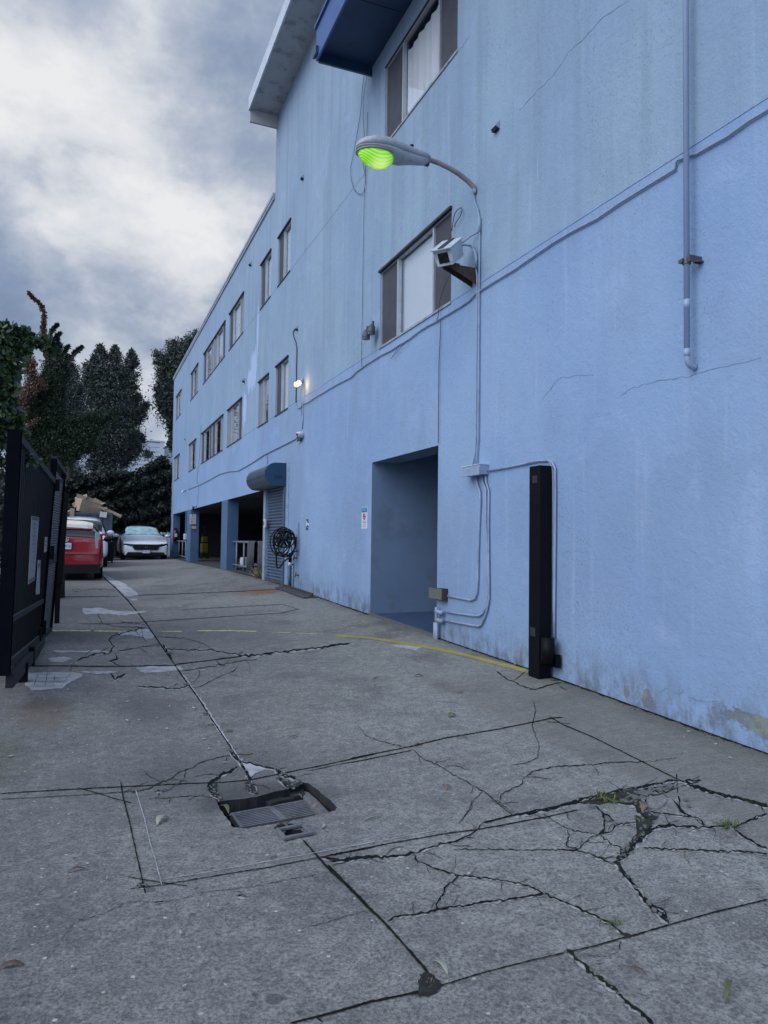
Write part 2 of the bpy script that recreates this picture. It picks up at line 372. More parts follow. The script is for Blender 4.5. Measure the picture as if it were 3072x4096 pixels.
DX,DY=.80,3.48
def concrete(name):
    m=bpy.data.materials.new(name); m.use_nodes=True; T=NT(m.node_tree); b=T.n['Principled BSDF']
    o=T.add('ShaderNodeTexCoord').outputs['Object']; s=T.xyz(o); x,y=s[0],s[1]
    big=T.noise(o,.45,5,.55); med=T.noise(T.mp(o,(1,1,1),(3,1,0)),1.9,7,.62); fine=T.noise(o,14,6,.7); grit=T.noise(o,95,3,.8); g2=T.noise(T.mp(o,(1,1,1),(4,4,4)),38,4,.75)
    c=T.mix(T.rng(big,.32,.68),(.205,.20,.20),(.30,.305,.29))
    # right slabs paler, left slabs darker/browner
    c=T.mix(T.m('MULTIPLY',T.rng(x,.4,2.4),.55),c,(.37,.385,.36))
    c=T.mix(T.m('MULTIPLY',T.rng(T.m('ADD',x,T.m('MULTIPLY',T.m('SUBTRACT',med,.5),1.2)),.5,-1.2),.6),c,(.13,.125,.132))
    c=T.mix(T.m('MULTIPLY',T.rng(med,.47,.68),.6),c,(.115,.113,.118)); slabn=T.vor(T.mp(o,(.33,.28,1),(.25,.1,0)),1.0,.2,'Color'); sl=T.xyz(slabn); c=T.mix(T.m('MULTIPLY',sl[0],.22),c,(.36,.37,.36)); c=T.mix(T.m('MULTIPLY',sl[1],.16),c,(.10,.10,.105))
    c=T.mix(T.m('MULTIPLY',T.rng(T.noise(T.mp(o,(1,1,1),(8,8,0)),.9,6,.6,.8),.5,.7),.35),c,(.27,.28,.285))
    c=T.mix(T.rng(fine,.40,.62,.34,0.),c,(.075,.077,.085))
    c=T.mix(T.rng(fine,.56,.70,0.,.30),c,(.33,.34,.345))
    c=T.mix(T.rng(g2,.34,.49,.38,0.),c,(.055,.055,.058)); c=T.mix(T.rng(g2,.54,.70,0.,.34),c,(.42,.425,.415)); dn=T.noise(T.mp(o,(.45,1,1),(7,3,1)),24,3,.6); c=T.mix(T.rng(dn,.68,.74,0.,.6),c,(.05,.05,.055)); c=T.mix(T.rng(grit,.38,.56,.6,0.),c,(.045,.046,.05))
    c=T.mix(T.rng(grit,.60,.74,0.,.55),c,(.46,.47,.47))
    # spots: chewing gum / oil
    vn=T.add('ShaderNodeTexVoronoi'); T.put(vn.inputs['Vector'],o); vn.inputs['Scale'].default_value=4.2
    rnd=T.xyz(vn.outputs['Color'])
    rad=T.rng(rnd[0],.55,1.,.0,.10,False)
    c=T.mix(T.m('MULTIPLY',T.rng(T.m('SUBTRACT',vn.outputs['Distance'],rad),.02,-.01),.6),c,(.055,.055,.062))
    v2=T.add('ShaderNodeTexVoronoi'); T.put(v2.inputs['Vector'],o); v2.inputs['Scale'].default_value=27
    r2=T.xyz(v2.outputs['Color'])
    c=T.mix(T.m('MULTIPLY',T.rng(v2.outputs['Distance'],.20,.12),T.m('MULTIPLY',T.rng(r2[0],.90,.93),.7)),c,(.58,.58,.56))
    c=T.mix(T.m('MULTIPLY',T.rng(v2.outputs['Distance'],.30,.2),T.m('MULTIPLY',T.rng(r2[1],.86,.9),.6)),c,(.06,.06,.065))
    # strip along the wall: broomed, brownish
    wl=T.m('MULTIPLY',T.rng(x,2.45,2.65),T.rng(y,6,4.5))
    br=T.noise(T.mp(o,(2.2,60,1),(0,0,0),(0,0,.15)),1.4,3,.6)
    c=T.mix(T.m('MULTIPLY',wl,.5),c,(.135,.130,.118)); c=T.mix(T.m('MULTIPLY',wl,T.rng(br,.45,.65,0,.4)),c,(.25,.245,.23))
    # moss at left
    def sp(xx,yy,rx,ry,colr,a,soft=.7,wv=.8):
        e=T.m('SQRT',T.m('ADD',T.m('POWER',T.m('DIVIDE',T.m('SUBTRACT',x,xx),rx),2),T.m('POWER',T.m('DIVIDE',T.m('SUBTRACT',y,yy),ry),2)))
        e=T.m('ADD',e,T.m('MULTIPLY',T.m('SUBTRACT',T.noise(o,3.4,6,.65),.5),wv))
        return T.mix(T.m('MULTIPLY',T.rng(e,1.,1.-soft),a),c,colr)
    c=sp(-.62,4.4,.45,.9,(.07,.08,.045),.6)
    c=sp(-.25,5.5,.28,.6,(.12,.085,.065),.5)
    c=sp(2.9,13.2,.55,.9,(.20,.10,.055),.7)
    c=sp(.45,5.5,.35,.6,(.09,.09,.10),.45)
    c=sp(.55,3.9,1.2,.9,(.085,.085,.092),.5,1.)
    c=sp(1.6,9.5,1.3,3.,(.125,.125,.13),.45,1.)
    c=sp(-.4,16.5,1.2,2.5,(.11,.105,.10),.6,1.)
    c=sp(DX,DY,.42,.36,(.05,.05,.055),.7,.6,.9)
    c=T.mix(1,c,(1.03,1.0,.95),'MULTIPLY')
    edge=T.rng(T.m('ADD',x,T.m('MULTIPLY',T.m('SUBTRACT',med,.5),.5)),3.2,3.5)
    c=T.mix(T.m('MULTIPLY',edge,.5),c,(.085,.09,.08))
    T.put(b.inputs['Base Color'],c); b.inputs['Roughness'].default_value=.88; b.inputs['Specular IOR Level'].default_value=.3
    h=T.m('ADD',T.m('MULTIPLY',grit,.5),T.m('ADD',T.m('MULTIPLY',fine,.8),T.m('MULTIPLY',T.m('MULTIPLY',wl,br),.7)))
    T.put(b.inputs['Normal'],T.bump(h,.55,.012))
    return m
M['conc']=concrete('driveway_concrete')
M['crack']=mat('crack_dirt',(.010,.010,.012),.95,var=.5,vs=30,dirt=((.025,.035,.012),2.5,.7),spec=.1)
M['skim']=mat('pale_patch',(.36,.37,.38),.9,var=.25,vs=9,bump=.3,bs=60,dirt=((.16,.16,.17),7,.8))
M['chalk']=mat('chalk_line',(.38,.39,.40),.9,var=.3,vs=15)
M['yline']=mat('yellow_line',(.34,.28,.05),.8,var=.2,vs=9,dirt=((.25,.24,.18),12,.95))
M['yfade']=mat('yellow_faded',(.50,.47,.24),.85,var=.2,vs=9,dirt=((.2,.2,.19),6,.9))
M['slabedge']=mat('worn_edge_highlight',(.31,.315,.31),.9,var=.4,vs=25,dirt=((.17,.172,.17),22,.95))  # chipped concrete tone, lightened to act as a painted highlight beside cracks
# ---------------- ground with two openings ----------------
SB2=lambda x,y:(750+x*.4219,2950+y*.4219)
hole=[(262,575),(300,650),(340,720),(430,850),(560,862),(700,838),(850,815),(1000,785),(1190,742),(1290,722),(1405,690),(1420,665),(1370,610),(1290,540),(1200,470),(1140,430),(1090,425),(1060,445),(960,480),(860,505),(760,530),(690,550),(640,560),(560,575),(450,585),(330,598)]
holeW=[G(*SB2(*p)) for p in hole]
ubox=[(905,900),(1080,868),(1125,925),(945,972)]
def subdiv(pts,n):
    r=[]
    for a,b in zip(pts,pts[1:]+pts[:1]):
        for k in range(n): r.append((a[0]+(b[0]-a[0])*k/n,a[1]+(b[1]-a[1])*k/n))
    return r
uhole=[(915,915),(940,880),(1010,872),(1075,872),(1110,900),(1095,930),(1040,950),(960,960),(930,945)]
uholeW=[G(*SB2(*p)) for p in uhole]
xs0=sorted(set([-40,-25,-15,-9,-6,-4,-3,-2.4,-2]+[round(-1.6+.2*i,2) for i in range(27)]+[4.2,5,7,10,14,25,45]))
ys0=[-12,-7,-4,-2,-1]+[round(-.5+.25*i,2) for i in range(86)]+[22,23,24,25,27,29,31,33,35,38,42,48,56,70,100,160,300]
allp=holeW+uholeW
hx0=max(v for v in xs0 if v<min(p.x for p in allp)-.02); hx1=min(v for v in xs0 if v>max(p.x for p in allp)+.02)
hy0=max(v for v in ys0 if v<min(p.y for p in allp)-.02); hy1=min(v for v in ys0 if v>max(p.y for p in allp)+.02)
bm=bmesh.new(); gv={}
for x in xs0:
    for y in ys0: gv[x,y]=bm.verts.new((x,y,gz(x,y)))
bedge=set()
for a,b in zip(xs0,xs0[1:]):
    for c,e in zip(ys0,ys0[1:]):
        if a>=hx0 and b<=hx1 and c>=hy0 and e<=hy1: continue
        bm.faces.new((gv[a,c],gv[b,c],gv[b,e],gv[a,e]))
rx=[x for x in xs0 if hx0<=x<=hx1]; ry=[y for y in ys0 if hy0<=y<=hy1]
loop=[gv[x,hy0] for x in rx]+[gv[hx1,y] for y in ry[1:]]+[gv[x,hy1] for x in rx[::-1][1:]]+[gv[hx0,y] for y in ry[::-1][1:-1]]
def edges_of(vs):
    r=[]
    for a,b in zip(vs,vs[1:]+vs[:1]):
        e=bm.edges.get((a,b)) or bm.edges.new((a,b)); r.append(e)
    return r
def jit(P,amp):
    r=[]
    for k,(a,b) in enumerate(zip(P,P[1:]+P[:1])):
        n=max(2,int((b-a).length/.025))
        for i in range(n):
            q=a.lerp(b,i/n); 
            if i: q+=Vector((random.uniform(-amp,amp),random.uniform(-amp,amp),0))
            q.z=gz(q.x,q.y); r.append(q)
    return r
HW=jit(holeW,.004); UW=jit(uholeW,.006)
hv=[bm.verts.new(p) for p in HW]; uv=[bm.verts.new(p) for p in UW]
es=edges_of(loop)+edges_of(hv)+edges_of(uv)
r=bmesh.ops.triangle_fill(bm,use_beauty=True,use_dissolve=False,edges=es)
# drop any triangles inside the openings
def inside(p,P):
    c=False
    for a,b in zip(P,P[1:]+P[:1]):
        if (a.y>p.y)!=(b.y>p.y) and p.x<(b.x-a.x)*(p.y-a.y)/(b.y-a.y)+a.x: c=not c
    return c
kill=[f for f in r['geom'] if isinstance(f,bmesh.types.BMFace) and (inside(f.calc_center_median(),HW) or inside(f.calc_center_median(),UW))]
bmesh.ops.delete(bm,geom=kill,context='FACES_ONLY')
for f in bm.faces:
    f.normal_update()
    if f.normal.z<0: f.normal_flip()
me=bpy.data.meshes.new('driveway'); bm.to_mesh(me); bm.free(); me.materials.append(M['conc'])
o=bpy.data.objects.new('driveway',me); col.objects.link(o); tag(o,kind='structure')
# pit walls and floors
pit=MB(); cen=sum((p for p in HW),Vector())/len(HW)
def pitwall(P,depth,inset):
    c=sum(P,Vector())/len(P); i=len(pit.v); n=len(P)
    for p in P: pit.v.append(p+Vector((0,0,-.0005)))
    for p in P: pit.v.append(p.lerp(c,inset*.3)+Vector((random.uniform(-.006,.006),random.uniform(-.006,.006),-depth*.5)))
    for p in P: q=p.lerp(c,inset); q.z=p.z-depth; pit.v.append(q)
    for k in range(n):
        b=(k+1)%n; pit.f+= [(i+k,i+b,i+n+b,i+n+k),(i+n+k,i+n+b,i+2*n+b,i+2*n+k)]
    pit.f.append(tuple(i+2*n+k for k in range(n)))
pitwall(HW,.42,.0); pitwall(UW,.30,.05)
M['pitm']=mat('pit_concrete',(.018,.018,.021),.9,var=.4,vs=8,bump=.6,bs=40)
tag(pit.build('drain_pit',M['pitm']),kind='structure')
# ---------------- drain grate ----------------
gq=[SB2(*p) for p in((500,852),(1312,704),(1118,586),(405,716))]
gr=thing('drain_grate','slotted steel drain grate sunk in the broken hole in the driveway','drain grate')
gd=-.055
def Gd(px,py):
    r=ray(px,py); z=min(gz(cen.x,cen.y),9)+gd; k=(z-H)/r[2]; return Vector((r[0]*k,r[1]*k,z))
c4=[Gd(*p) for p in gq]; gr.location=sum(c4,Vector())/4+Vector((0,0,-.03))
def bil(u,v): return c4[0].lerp(c4[1],u).lerp(c4[3].lerp(c4[2],u),v)
fr=MB()
for (u0,v0,u1,v1) in ((0,0,1,.05),(0,.95,1,1),(0,.05,.035,.95),(.965,.05,1,.95),(.47,.05,.54,.95)):
    fr.slab([bil(u0,v0),bil(u1,v0),bil(u1,v1),bil(u0,v1)],.03,(0,0,-1))
fr.build('frame',M['grate'],gr)
for k in range(9):
    v0=.05+.9*(k+.48)/9; v1=.05+.9*(k+.98)/9
    for (u0,u1) in ((.035,.47),(.54,.965)):
        MB().slab([bil(u0,v0),bil(u1,v0),bil(u1,v1),bil(u0,v1)],.004,(0,0,-1)).build('bar',M['grate'],gr)
tag(gr,cat='drain grate')
# rubble lip round the hole: collapsed mortar ledges
lip=MB()
def rough_poly(pts,z,th,jitter=.006):
    P=[Gd(*SB2(*p)) for p in pts]; P=[p+Vector((random.uniform(-jitter,jitter),random.uniform(-jitter,jitter),z)) for p in P]; lip.slab(P,th,(0,0,-1))
rough_poly([(700,620),(760,560),(860,510),(905,545),(920,590),(1000,585),(1020,600),(900,625),(780,650)],.015,.2)
rough_poly([(930,520),(1040,480),(1100,520),(1110,580),(1010,590),(950,560)],.02,.2)
tag(lip.build('broken_mortar',M['pitm'],bevel=.006),'broken dark mortar lumps behind the steel drain grate','rubble')
ledge=MB()
o_=[(1090,440),(1150,455),(1230,520),(1320,610),(1390,680),(1330,705),(1250,640),(1160,560),(1100,500)]
P=[G(*SB2(*p))+Vector((0,0,-.03)) for p in o_]; ledge.slab(P,.2,(0,0,-1))
tag(ledge.build('concrete_ledge',M['stone'],bevel=.008),kind='structure')
# utility box frame
ub=thing('utility_frame','small square metal frame around a hole just in front of the drain grate','access cover')
oc=[G(*SB2(*p),.004) for p in((832,898),(1092,842),(1195,932),(915,993))]; ic=[G(*SB2(*p),.004) for p in((872,902),(1082,862),(1152,925),(935,968))]
ub.location=sum(oc,Vector())/4
f2=MB()
for k in range(4):
    b=(k+1)%4; f2.slab([oc[k],oc[b],ic[b],ic[k]],.012,(0,0,1))
f2.build('frame',M['grate'],ub,bevel=.002)
# ---------------- cracks, joints ----------------
CR={'4':(1300,3200,1.0681),'3':(1400,2600,1.0078),'5':(0,3000,.9042),'1':(0,2300,.8439),'2':(750,2950,.4219),'7':(1350,1750,.5726),'R':(1600,2720,1.5462)}
def cpx(c,p): a=CR[c]; return (a[0]+p[0]*a[2],a[1]+p[1]*a[2])
def wob(pts,step,amp):
    r=[]
    for a,b in zip(pts,pts[1:]):
        L=math.hypot(b[0]-a[0],b[1]-a[1]); n=max(1,int(L/step)); nx,ny=(-(b[1]-a[1])/max(L,1e-6),(b[0]-a[0])/max(L,1e-6))
        for k in range(n):
            j=random.gauss(0,amp) if k else 0; r.append((a[0]+(b[0]-a[0])*k/n+nx*j,a[1]+(b[1]-a[1])*k/n+ny*j))
    r.append(pts[-1]); return r
def ribbon(mb,pts,wd,dz,straight=False,taper=True,vary=.45,flat=False):
    P=wob(pts,9 if wd<6 else 12,0 if flat else (.35 if straight else 1.3+wd*.12)); n=len(P); L=[];R=[]
    for k,p in enumerate(P):
        a=P[max(k-1,0)]; b=P[min(k+1,n-1)]; l=math.hypot(b[0]-a[0],b[1]-a[1]) or 1; nx,ny=-(b[1]-a[1])/l,(b[0]-a[0])/l
        w_=wd*.5*(1+random.uniform(-vary,vary))
        if taper and (k==0 or k==n-1): w_*=.15
        w1=w_*(1+random.uniform(-vary,vary)*.6)
        L.append(G(p[0]+nx*w_,p[1]+ny*w_*.8,dz)); R.append(G(p[0]-nx*w1,p[1]-ny*w1*.8,dz))
    i=len(mb.v); mb.v+=L+R
    for k in range(n-1): mb.f.append((i+k,i+k+1,i+n+k+1,i+n+k))
LIN=[ # crop, width, straight, points
('4',10,1,[(10,245),(130,370),(225,465),(300,550),(370,630),(400,672)]),
('4',10,1,[(0,808),(170,760),(290,735),(370,718),(430,700)]),
('4',5,1,[(430,700),(600,648),(760,607),(900,575)]),('4',6,1,[(900,575),(1010,550),(1120,518),(1150,512),(1290,470),(1450,425),(1659,375)]),
('4',11,0,[(903,562),(950,605),(1000,650),(1080,710),(1130,760),(1190,810),(1230,845)]),
('4',4,0,[(330,205),(345,230),(400,255),(500,285),(620,297),(700,310),(765,325),(820,352)]),('4',5,0,[(820,352),(870,375),(920,395),(1000,432),(1070,465),(1110,500),(1135,515)]),
('4',4,0,[(500,285),(455,325),(440,360),(415,395),(420,415)]),
('4',6,0,[(235,460),(260,440),(350,430),(420,412),(560,390),(700,372),(820,355)]),
('4',7,0,[(20,235),(60,228),(120,217),(200,215),(290,210),(335,200)]),('4',4.5,0,[(335,200),(410,175),(480,160),(540,135),(575,110),(590,90)]),
('4',4,1,[(10,210),(240,165),(470,125),(575,112),(830,65),(950,38)]),
('4',6,1,[(590,88),(700,60),(860,28),(1010,2)]),
('4',3,0,[(480,187),(640,188),(750,190),(880,188),(940,190)]),('4',5,0,[(880,188),(940,190),(1010,212),(1060,235),(1085,245)]),

('4',10,0,[(1140,205),(1085,235),(1110,265),(1140,300),(1175,345)]),('4',12,0,[(1175,345),(1200,380),(1235,410),(1275,450),(1290,468)]),
('4',17,0,[(1200,105),(1185,140),(1160,165),(1130,200),(1090,225)]),
('4',4,0,[(1190,180),(1280,185),(1400,190),(1500,195),(1580,195),(1659,205)]),

('4',9,0,[(1150,165),(1240,105),(1300,95)]),('4',4,0,[(1540,100),(1600,75),(1659,55)]),('4',5,0,[(1300,0),(1340,50),(1375,62)]),
('4',2,0,[(640,0),(690,40),(700,58)]),('4',2,0,[(555,0),(540,40),(500,95)]),('4',2,0,[(1110,530),(1095,575),(1060,590)]),('4',2,0,[(980,585),(1060,590)]),
('4',4,0,[(1640,390),(1659,400)]),
('3',9,0,[(650,660),(770,640),(870,612),(980,580),(1060,565),(1100,555)]),('3',12,0,[(930,600),(1010,580),(1090,562),(1130,545)]),('3',8,0,[(1100,558),(1180,540),(1250,525),(1310,520)]),('3',5,0,[(1310,520),(1395,520)]),
('3',7,0,[(1160,560),(1200,548),(1250,545),(1290,530)]),('R',4,0,[(505,325),(525,345),(530,385),(515,400),(545,395),(560,375),(540,352),(520,345)]),('R',2,0,[(370,345),(395,365),(430,385),(470,395),(515,400)]),
('R',2.6,0,[(430,385),(438,405),(430,430),(460,440),(495,408),(515,400),(550,430),(575,435)]),('R',3.6,0,[(560,375),(610,370),(630,380),(635,400),(600,430),(575,455)]),('R',3,0,[(625,340),(665,345),(720,352),(770,358),(790,378)]),
('R',4,0,[(680,378),(740,380),(790,382),(830,380),(855,375),(880,400),(920,425),(952,440)]),('R',2.4,0,[(610,300),(640,285),(655,300),(690,292),(715,280)]),('R',2,0,[(655,285),(672,297)]),('R',2,0,[(675,280),(690,293)]),('R',4,0,[(640,300),(635,320),(625,340)]),('R',3,0,[(720,300),(725,335),(740,355)]),
('R',5,0,[(735,265),(780,285),(850,300),(930,322),(952,330)]),('R',2.4,0,[(952,345),(930,352),(900,365),(865,385)]),('R',2,0,[(930,322),(945,345)]),('R',3,0,[(640,575),(665,590),(685,600),(690,620)]),('R',2,0,[(655,583),(650,597),(672,612)]),
('R',7,0,[(560,318),(610,325),(625,345),(640,365),(650,380),(625,400),(600,425),(575,450)]),
('3',4,1,[(0,432),(230,387),(380,350),(560,320),(700,293),(800,272),(845,268)]),('3',3,1,[(0,450),(120,425),(245,400)]),
('3',4,1,[(790,265),(850,300),(960,345),(1100,415),(1200,465),(1300,515)]),('3',8,0,[(1300,515),(1390,550),(1480,578),(1590,600),(1659,625)]),
('3',2,1,[(780,285),(875,295)]),('3',2.2,0,[(725,200),(738,240),(722,300),(735,340),(750,380),(745,430),(700,450),(640,460)]),
('3',3,0,[(245,395),(290,432),(350,460),(400,490),(470,530),(530,562),(575,600),(620,640),(650,660)]),('3',2.4,0,[(530,562),(480,605),(485,625),(430,695)]),
('3',3,0,[(595,600),(600,575),(680,535),(690,510),(730,482),(830,462),(920,460),(1050,447),(1180,445)]),('3',1.6,0,[(1180,445),(1300,430)]),
('3',1.8,0,[(30,300),(60,340),(110,360),(200,383),(235,388)]),('3',3.5,0,[(580,85),(620,115),(700,150),(735,158),(790,140),(840,130)]),
('3',4,1,[(1295,490),(1300,570)]),('3',3,1,[(1310,545),(1395,520)]),('3',1.8,0,[(1020,520),(1060,545),(1085,570)]),
('5',4,1,[(0,195),(240,180),(530,165),(700,157),(830,150),(990,145),(1100,135)]),('5',4,1,[(1100,135),(1250,105),(1400,75),(1659,20)]),
('5',2.5,1,[(0,220),(200,210),(400,198),(560,187),(640,180)]),('5',2.5,1,[(1365,95),(1500,65),(1659,38)]),
('5',6,1,[(533,140),(545,215),(570,310),(590,400),(610,490),(628,570),(643,640)]),
('5',4,1,[(575,618),(700,602),(830,580),(1000,552),(1200,520),(1400,480),(1500,462),(1659,432)]),('5',4,1,[(560,563),(640,577),(720,590),(830,605)]),
('5',3.5,1,[(340,168),(420,190),(500,215),(585,237)]),('5',2,1,[(545,190),(600,165),(665,138)]),('5',12,0,[(600,610),(635,600),(650,595)]),
('5',3,0,[(1020,25),(950,40),(880,60),(840,85),(790,100),(755,130),(700,150),(650,175),(580,190)]),('5',2,0,[(755,128),(810,138),(830,150),(770,160),(740,180),(700,185)]),
('5',2.5,0,[(950,210),(880,205),(800,207),(740,215),(650,218)]),('5',14,0,[(693,182),(708,180),(722,185)]),('5',3,0,[(705,185),(700,210)]),('5',15,0,[(1052,648),(1068,646),(1086,650)]),
('5',2,0,[(550,675),(530,695),(450,730),(340,760)]),('5',1.2,0,[(340,760),(310,790),(250,870),(200,940),(140,1020),(130,1060),(60,1130)]),
('5',2,0,[(550,675),(690,676),(800,665)]),('5',7,0,[(680,680),(700,676),(730,672)]),('5',1.8,0,[(800,665),(870,640),(960,625),(1130,607),(1250,580),(1370,560),(1455,545)]),
('5',8,1,[(1340,400),(1410,480),(1470,545),(1550,620),(1659,735)]),
('5',10,1,[(1280,1215),(1400,1185),(1500,1160),(1659,1110)]),('5',5,0,[(1400,1190),(1425,1212)]),('5',1.8,0,[(1310,798),(1450,765),(1520,742),(1630,712)]),
('5',12,0,[(1050,75),(1030,90),(980,110),(940,140),(925,170),(940,195),(970,220)]),('5',6,0,[(1060,52),(1120,65),(1210,85),(1260,110),(1320,140)]),('5',8,0,[(1210,85),(1265,112),(1320,140),(1335,150)]),
('5',9,0,[(1010,0),(1050,45),(1085,90),(1130,190)]),('5',8,0,[(1085,145),(1100,180),(1130,195)]),('5',9,0,[(1220,125),(1250,145),(1275,170)]),('5',5,0,[(1240,115),(1300,130),(1320,150),(1290,172)]),
('5',6,0,[(1420,480),(1520,490),(1600,480),(1659,478)]),('5',3,0,[(1465,515),(1560,490)]),('5',4,0,[(1225,330),(1240,345),(1290,330),(1330,345)]),
('1',6,1,[(480,0),(545,60),(600,115),(650,175),(700,240),(760,330),(810,400),(850,460),(900,530),(950,600),(1000,680),(1060,770),(1100,830),(1140,890),(1180,970)]),
('1',5,0,[(770,330),(800,375),(815,402)]),('1',11,0,[(790,372),(810,376)]),('1',11,0,[(870,520),(895,522)]),('1',12,0,[(965,658),(985,662)]),('1',8,0,[(985,710),(1010,712)]),('1',14,0,[(1085,828),(1105,835)]),('1',12,0,[(740,330),(755,335)]),
('1',5,1,[(120,432),(330,432),(500,435),(770,430),(840,430)]),('1',5,1,[(830,425),(960,410),(1150,385)]),('1',7,0,[(1150,385),(1250,375),(1450,352),(1659,325)]),
('1',3,0,[(870,455),(1000,435),(1130,410),(1220,400)]),('1',4,0,[(1020,405),(1040,425),(1070,430)]),('1',2.5,0,[(1450,352),(1465,372)]),
('1',2.2,1,[(230,103),(560,103)]),('1',2.6,1,[(650,97),(850,90),(1350,68)]),('1',2,1,[(370,232),(500,232),(700,222),(1340,180),(1420,160)]),('1',1.6,1,[(860,165),(1340,140),(1420,165)]),
('1',4,0,[(330,430),(380,400),(450,375),(520,370),(540,340),(515,310),(530,290),(600,270),(690,250)]),
('1',3,0,[(560,362),(620,350),(700,338),(750,330)]),('1',7,0,[(540,370),(555,400),(520,410),(565,430)]),('1',6,0,[(525,465),(545,500),(560,485),(600,468)]),
('1',2.5,0,[(340,430),(335,460)]),('1',4,0,[(780,352),(870,357),(1010,357),(1060,368),(1150,383)]),('1',2,0,[(745,292),(880,300),(960,325),(1000,350)]),
('1',4,0,[(650,530),(750,535),(850,540),(895,525)]),('1',2.4,0,[(900,540),(970,520),(1025,490),(1110,455),(1135,425)]),('1',3,0,[(460,185),(490,232)]),
('1',3,0,[(500,235),(560,245),(690,248)]),('1',3,0,[(570,225),(690,235)]),('1',2,0,[(350,65),(400,75),(450,65),(550,72)]),('1',2,0,[(340,60),(345,75),(380,80)]),
('1',1.6,0,[(180,470),(160,530)]),('1',1.6,0,[(225,465),(212,530)]),('1',1.6,0,[(262,470),(250,535)]),('1',1.6,0,[(335,465),(290,535)]),('1',1.2,1,[(180,472),(360,472)]),('1',1.2,1,[(175,490),(330,490)]),('1',1.2,1,[(168,508),(310,508)]),('1',1.2,1,[(160,528),(300,528)]),
]
ck=MB(); wk=MB(); ck2=MB()
for c,wd,st,pts in LIN:
    s=CR[c][2]; P=[cpx(c,p) for p in pts]
    if not st and wd>=4: wd*=1.3
    if wd*s>=4 and not st: ribbon(wk,[(x,y+wd*s*.42) for x,y in P],wd*s*.9+2,.0018,False,True,.8)  # worn lip shifted to the near side, doubling as a painted edge highlight
    ribbon(ck,P,wd*s,.0034,bool(st),vary=.3 if st else .55)
# wall/ground gap
ribbon(ck,[(1360,2420),(1480,2461),(1600,2500),(1745,2550)],3.5,.004,True,False)
def wallgap(y0,y1):
    y=y0
    while y<y1:
        a=random.uniform(.008,.03); b=random.uniform(.008,.03)
        ck.quad((3.5-a,y,gz(3.5-a,y)+.004),(3.5,y,gz(3.5,y)+.004),(3.5,y+.06,gz(3.5,y+.06)+.004),(3.5-b,y+.06,gz(3.5-b,y+.06)+.004)); y+=.06
wallgap(1.,7.1); wallgap(9.15,13.2)
tag(wk.build('worn_crack_highlights',M['slabedge'],origin=Vector((0,0,0))),kind='structure')
tag(ck.build('pavement_cracks',M['crack'],origin=Vector((0,0,0))),kind='structure')
# dirt pockets
dp=MB()
def blob(mb,c,pts,dz,jit_=3,n=5):
    P=[cpx(c,p) for p in pts]; Q=[]
    for a,b in zip(P,P[1:]+P[:1]):
        for k in range(n): Q.append((a[0]+(b[0]-a[0])*k/n+random.gauss(0,jit_),a[1]+(b[1]-a[1])*k/n+random.gauss(0,jit_)*.6))
    cx_=sum(p[0] for p in Q)/len(Q); cy_=sum(p[1] for p in Q)/len(Q); C=G(cx_,cy_,dz); V=[G(*q,dz) for q in Q]; i=len(mb.v); mb.v+=[C]+V
    for k in range(len(V)): mb.f.append((i,i+1+k,i+1+(k+1)%len(V)))
M['soil']=mat('dirt_soil',(.012,.0115,.0115),.95,var=.5,vs=40,bump=.6,bs=70,dirt=((.05,.055,.025),9,.5))
blob(dp,'4',[(355,660),(385,645),(410,665),(440,695),(430,715),(380,738),(345,735),(350,700)],.0042)
blob(dp,'3',[(915,610),(1000,582),(1090,560),(1135,552),(1150,580),(1110,600),(1060,600),(990,615)],.0042)
blob(dp,'3',[(1120,600),(1150,595),(1185,650),(1225,668),(1190,680),(1150,650)],.0042)
blob(dp,'4',[(1165,60),(1195,72),(1235,85),(1200,118),(1165,160),(1120,200),(1100,215),(1150,155),(1180,110)],.0042)
blob(dp,'4',[(1085,480),(1115,500),(1150,512),(1125,520)],.0042)
blob(dp,'2',[(270,430),(235,440),(215,470),(240,540),(300,600),(330,575),(270,520)],.0042,2)
blob(dp,'2',[(545,430),(590,420),(640,470),(655,545),(570,520),(548,480)],.0042,2)
blob(dp,'2',[(1030,400),(1090,430),(1060,470),(1000,490),(960,480),(910,420),(940,420),(990,450)],.0042,2)
blob(dp,'2',[(380,110),(420,140),(440,160),(400,150)],.0042,2)
blob(dp,'2',[(820,870),(880,810),(1000,830),(1010,850),(900,880)],.0030,2)
tag(dp.build('dirt_pockets',M['soil'],origin=Vector((0,0,0))),kind='structure')
# pale skim patches
sk=MB()
for c,pts in (('1',[(120,470),(200,462),(380,465),(395,480),(330,510),(290,540),(150,550),(118,520)]),('1',[(390,160),(480,155),(530,170),(640,175),(700,173),(600,190),(560,190),(520,183),(400,187)]),
 ('1',[(490,0),(540,18),(600,48),(638,75),(655,98),(600,102),(572,82),(530,42),(490,12)]),('1',[(600,272),(700,257),(735,290),(720,303),(650,290),(590,283)]),('1',[(640,440),(770,432),(850,430),(872,450),(760,462),(680,465)]),
 ('1',[(240,360),(500,358),(520,368),(300,368)]),('1',[(1010,700),(1035,720),(1085,790),(1070,790),(1040,755)]),('1',[(230,395),(290,388),(345,395),(300,415),(240,412)]),('1',[(615,115),(650,113),(655,120),(620,122)]),
 ('2',[(515,240),(640,255),(770,290),(730,310),(640,340),(600,380),(590,395),(560,340)]),('1',[(580,290),(560,275),(600,268),(640,262)]),('7',[(380,1450),(520,1445),(590,1470),(540,1485),(430,1475)]),('1',[(380,460),(520,455),(560,462),(480,470)]),
 ('1',[(840,148),(860,146),(850,150)])):
    blob(sk,c,pts,.0026,2.5 if c!='2' else 1.5,6)
tag(sk.build('pale_cement_patches',M['skim'],origin=Vector((0,0,0))),kind='structure')
ch=MB()
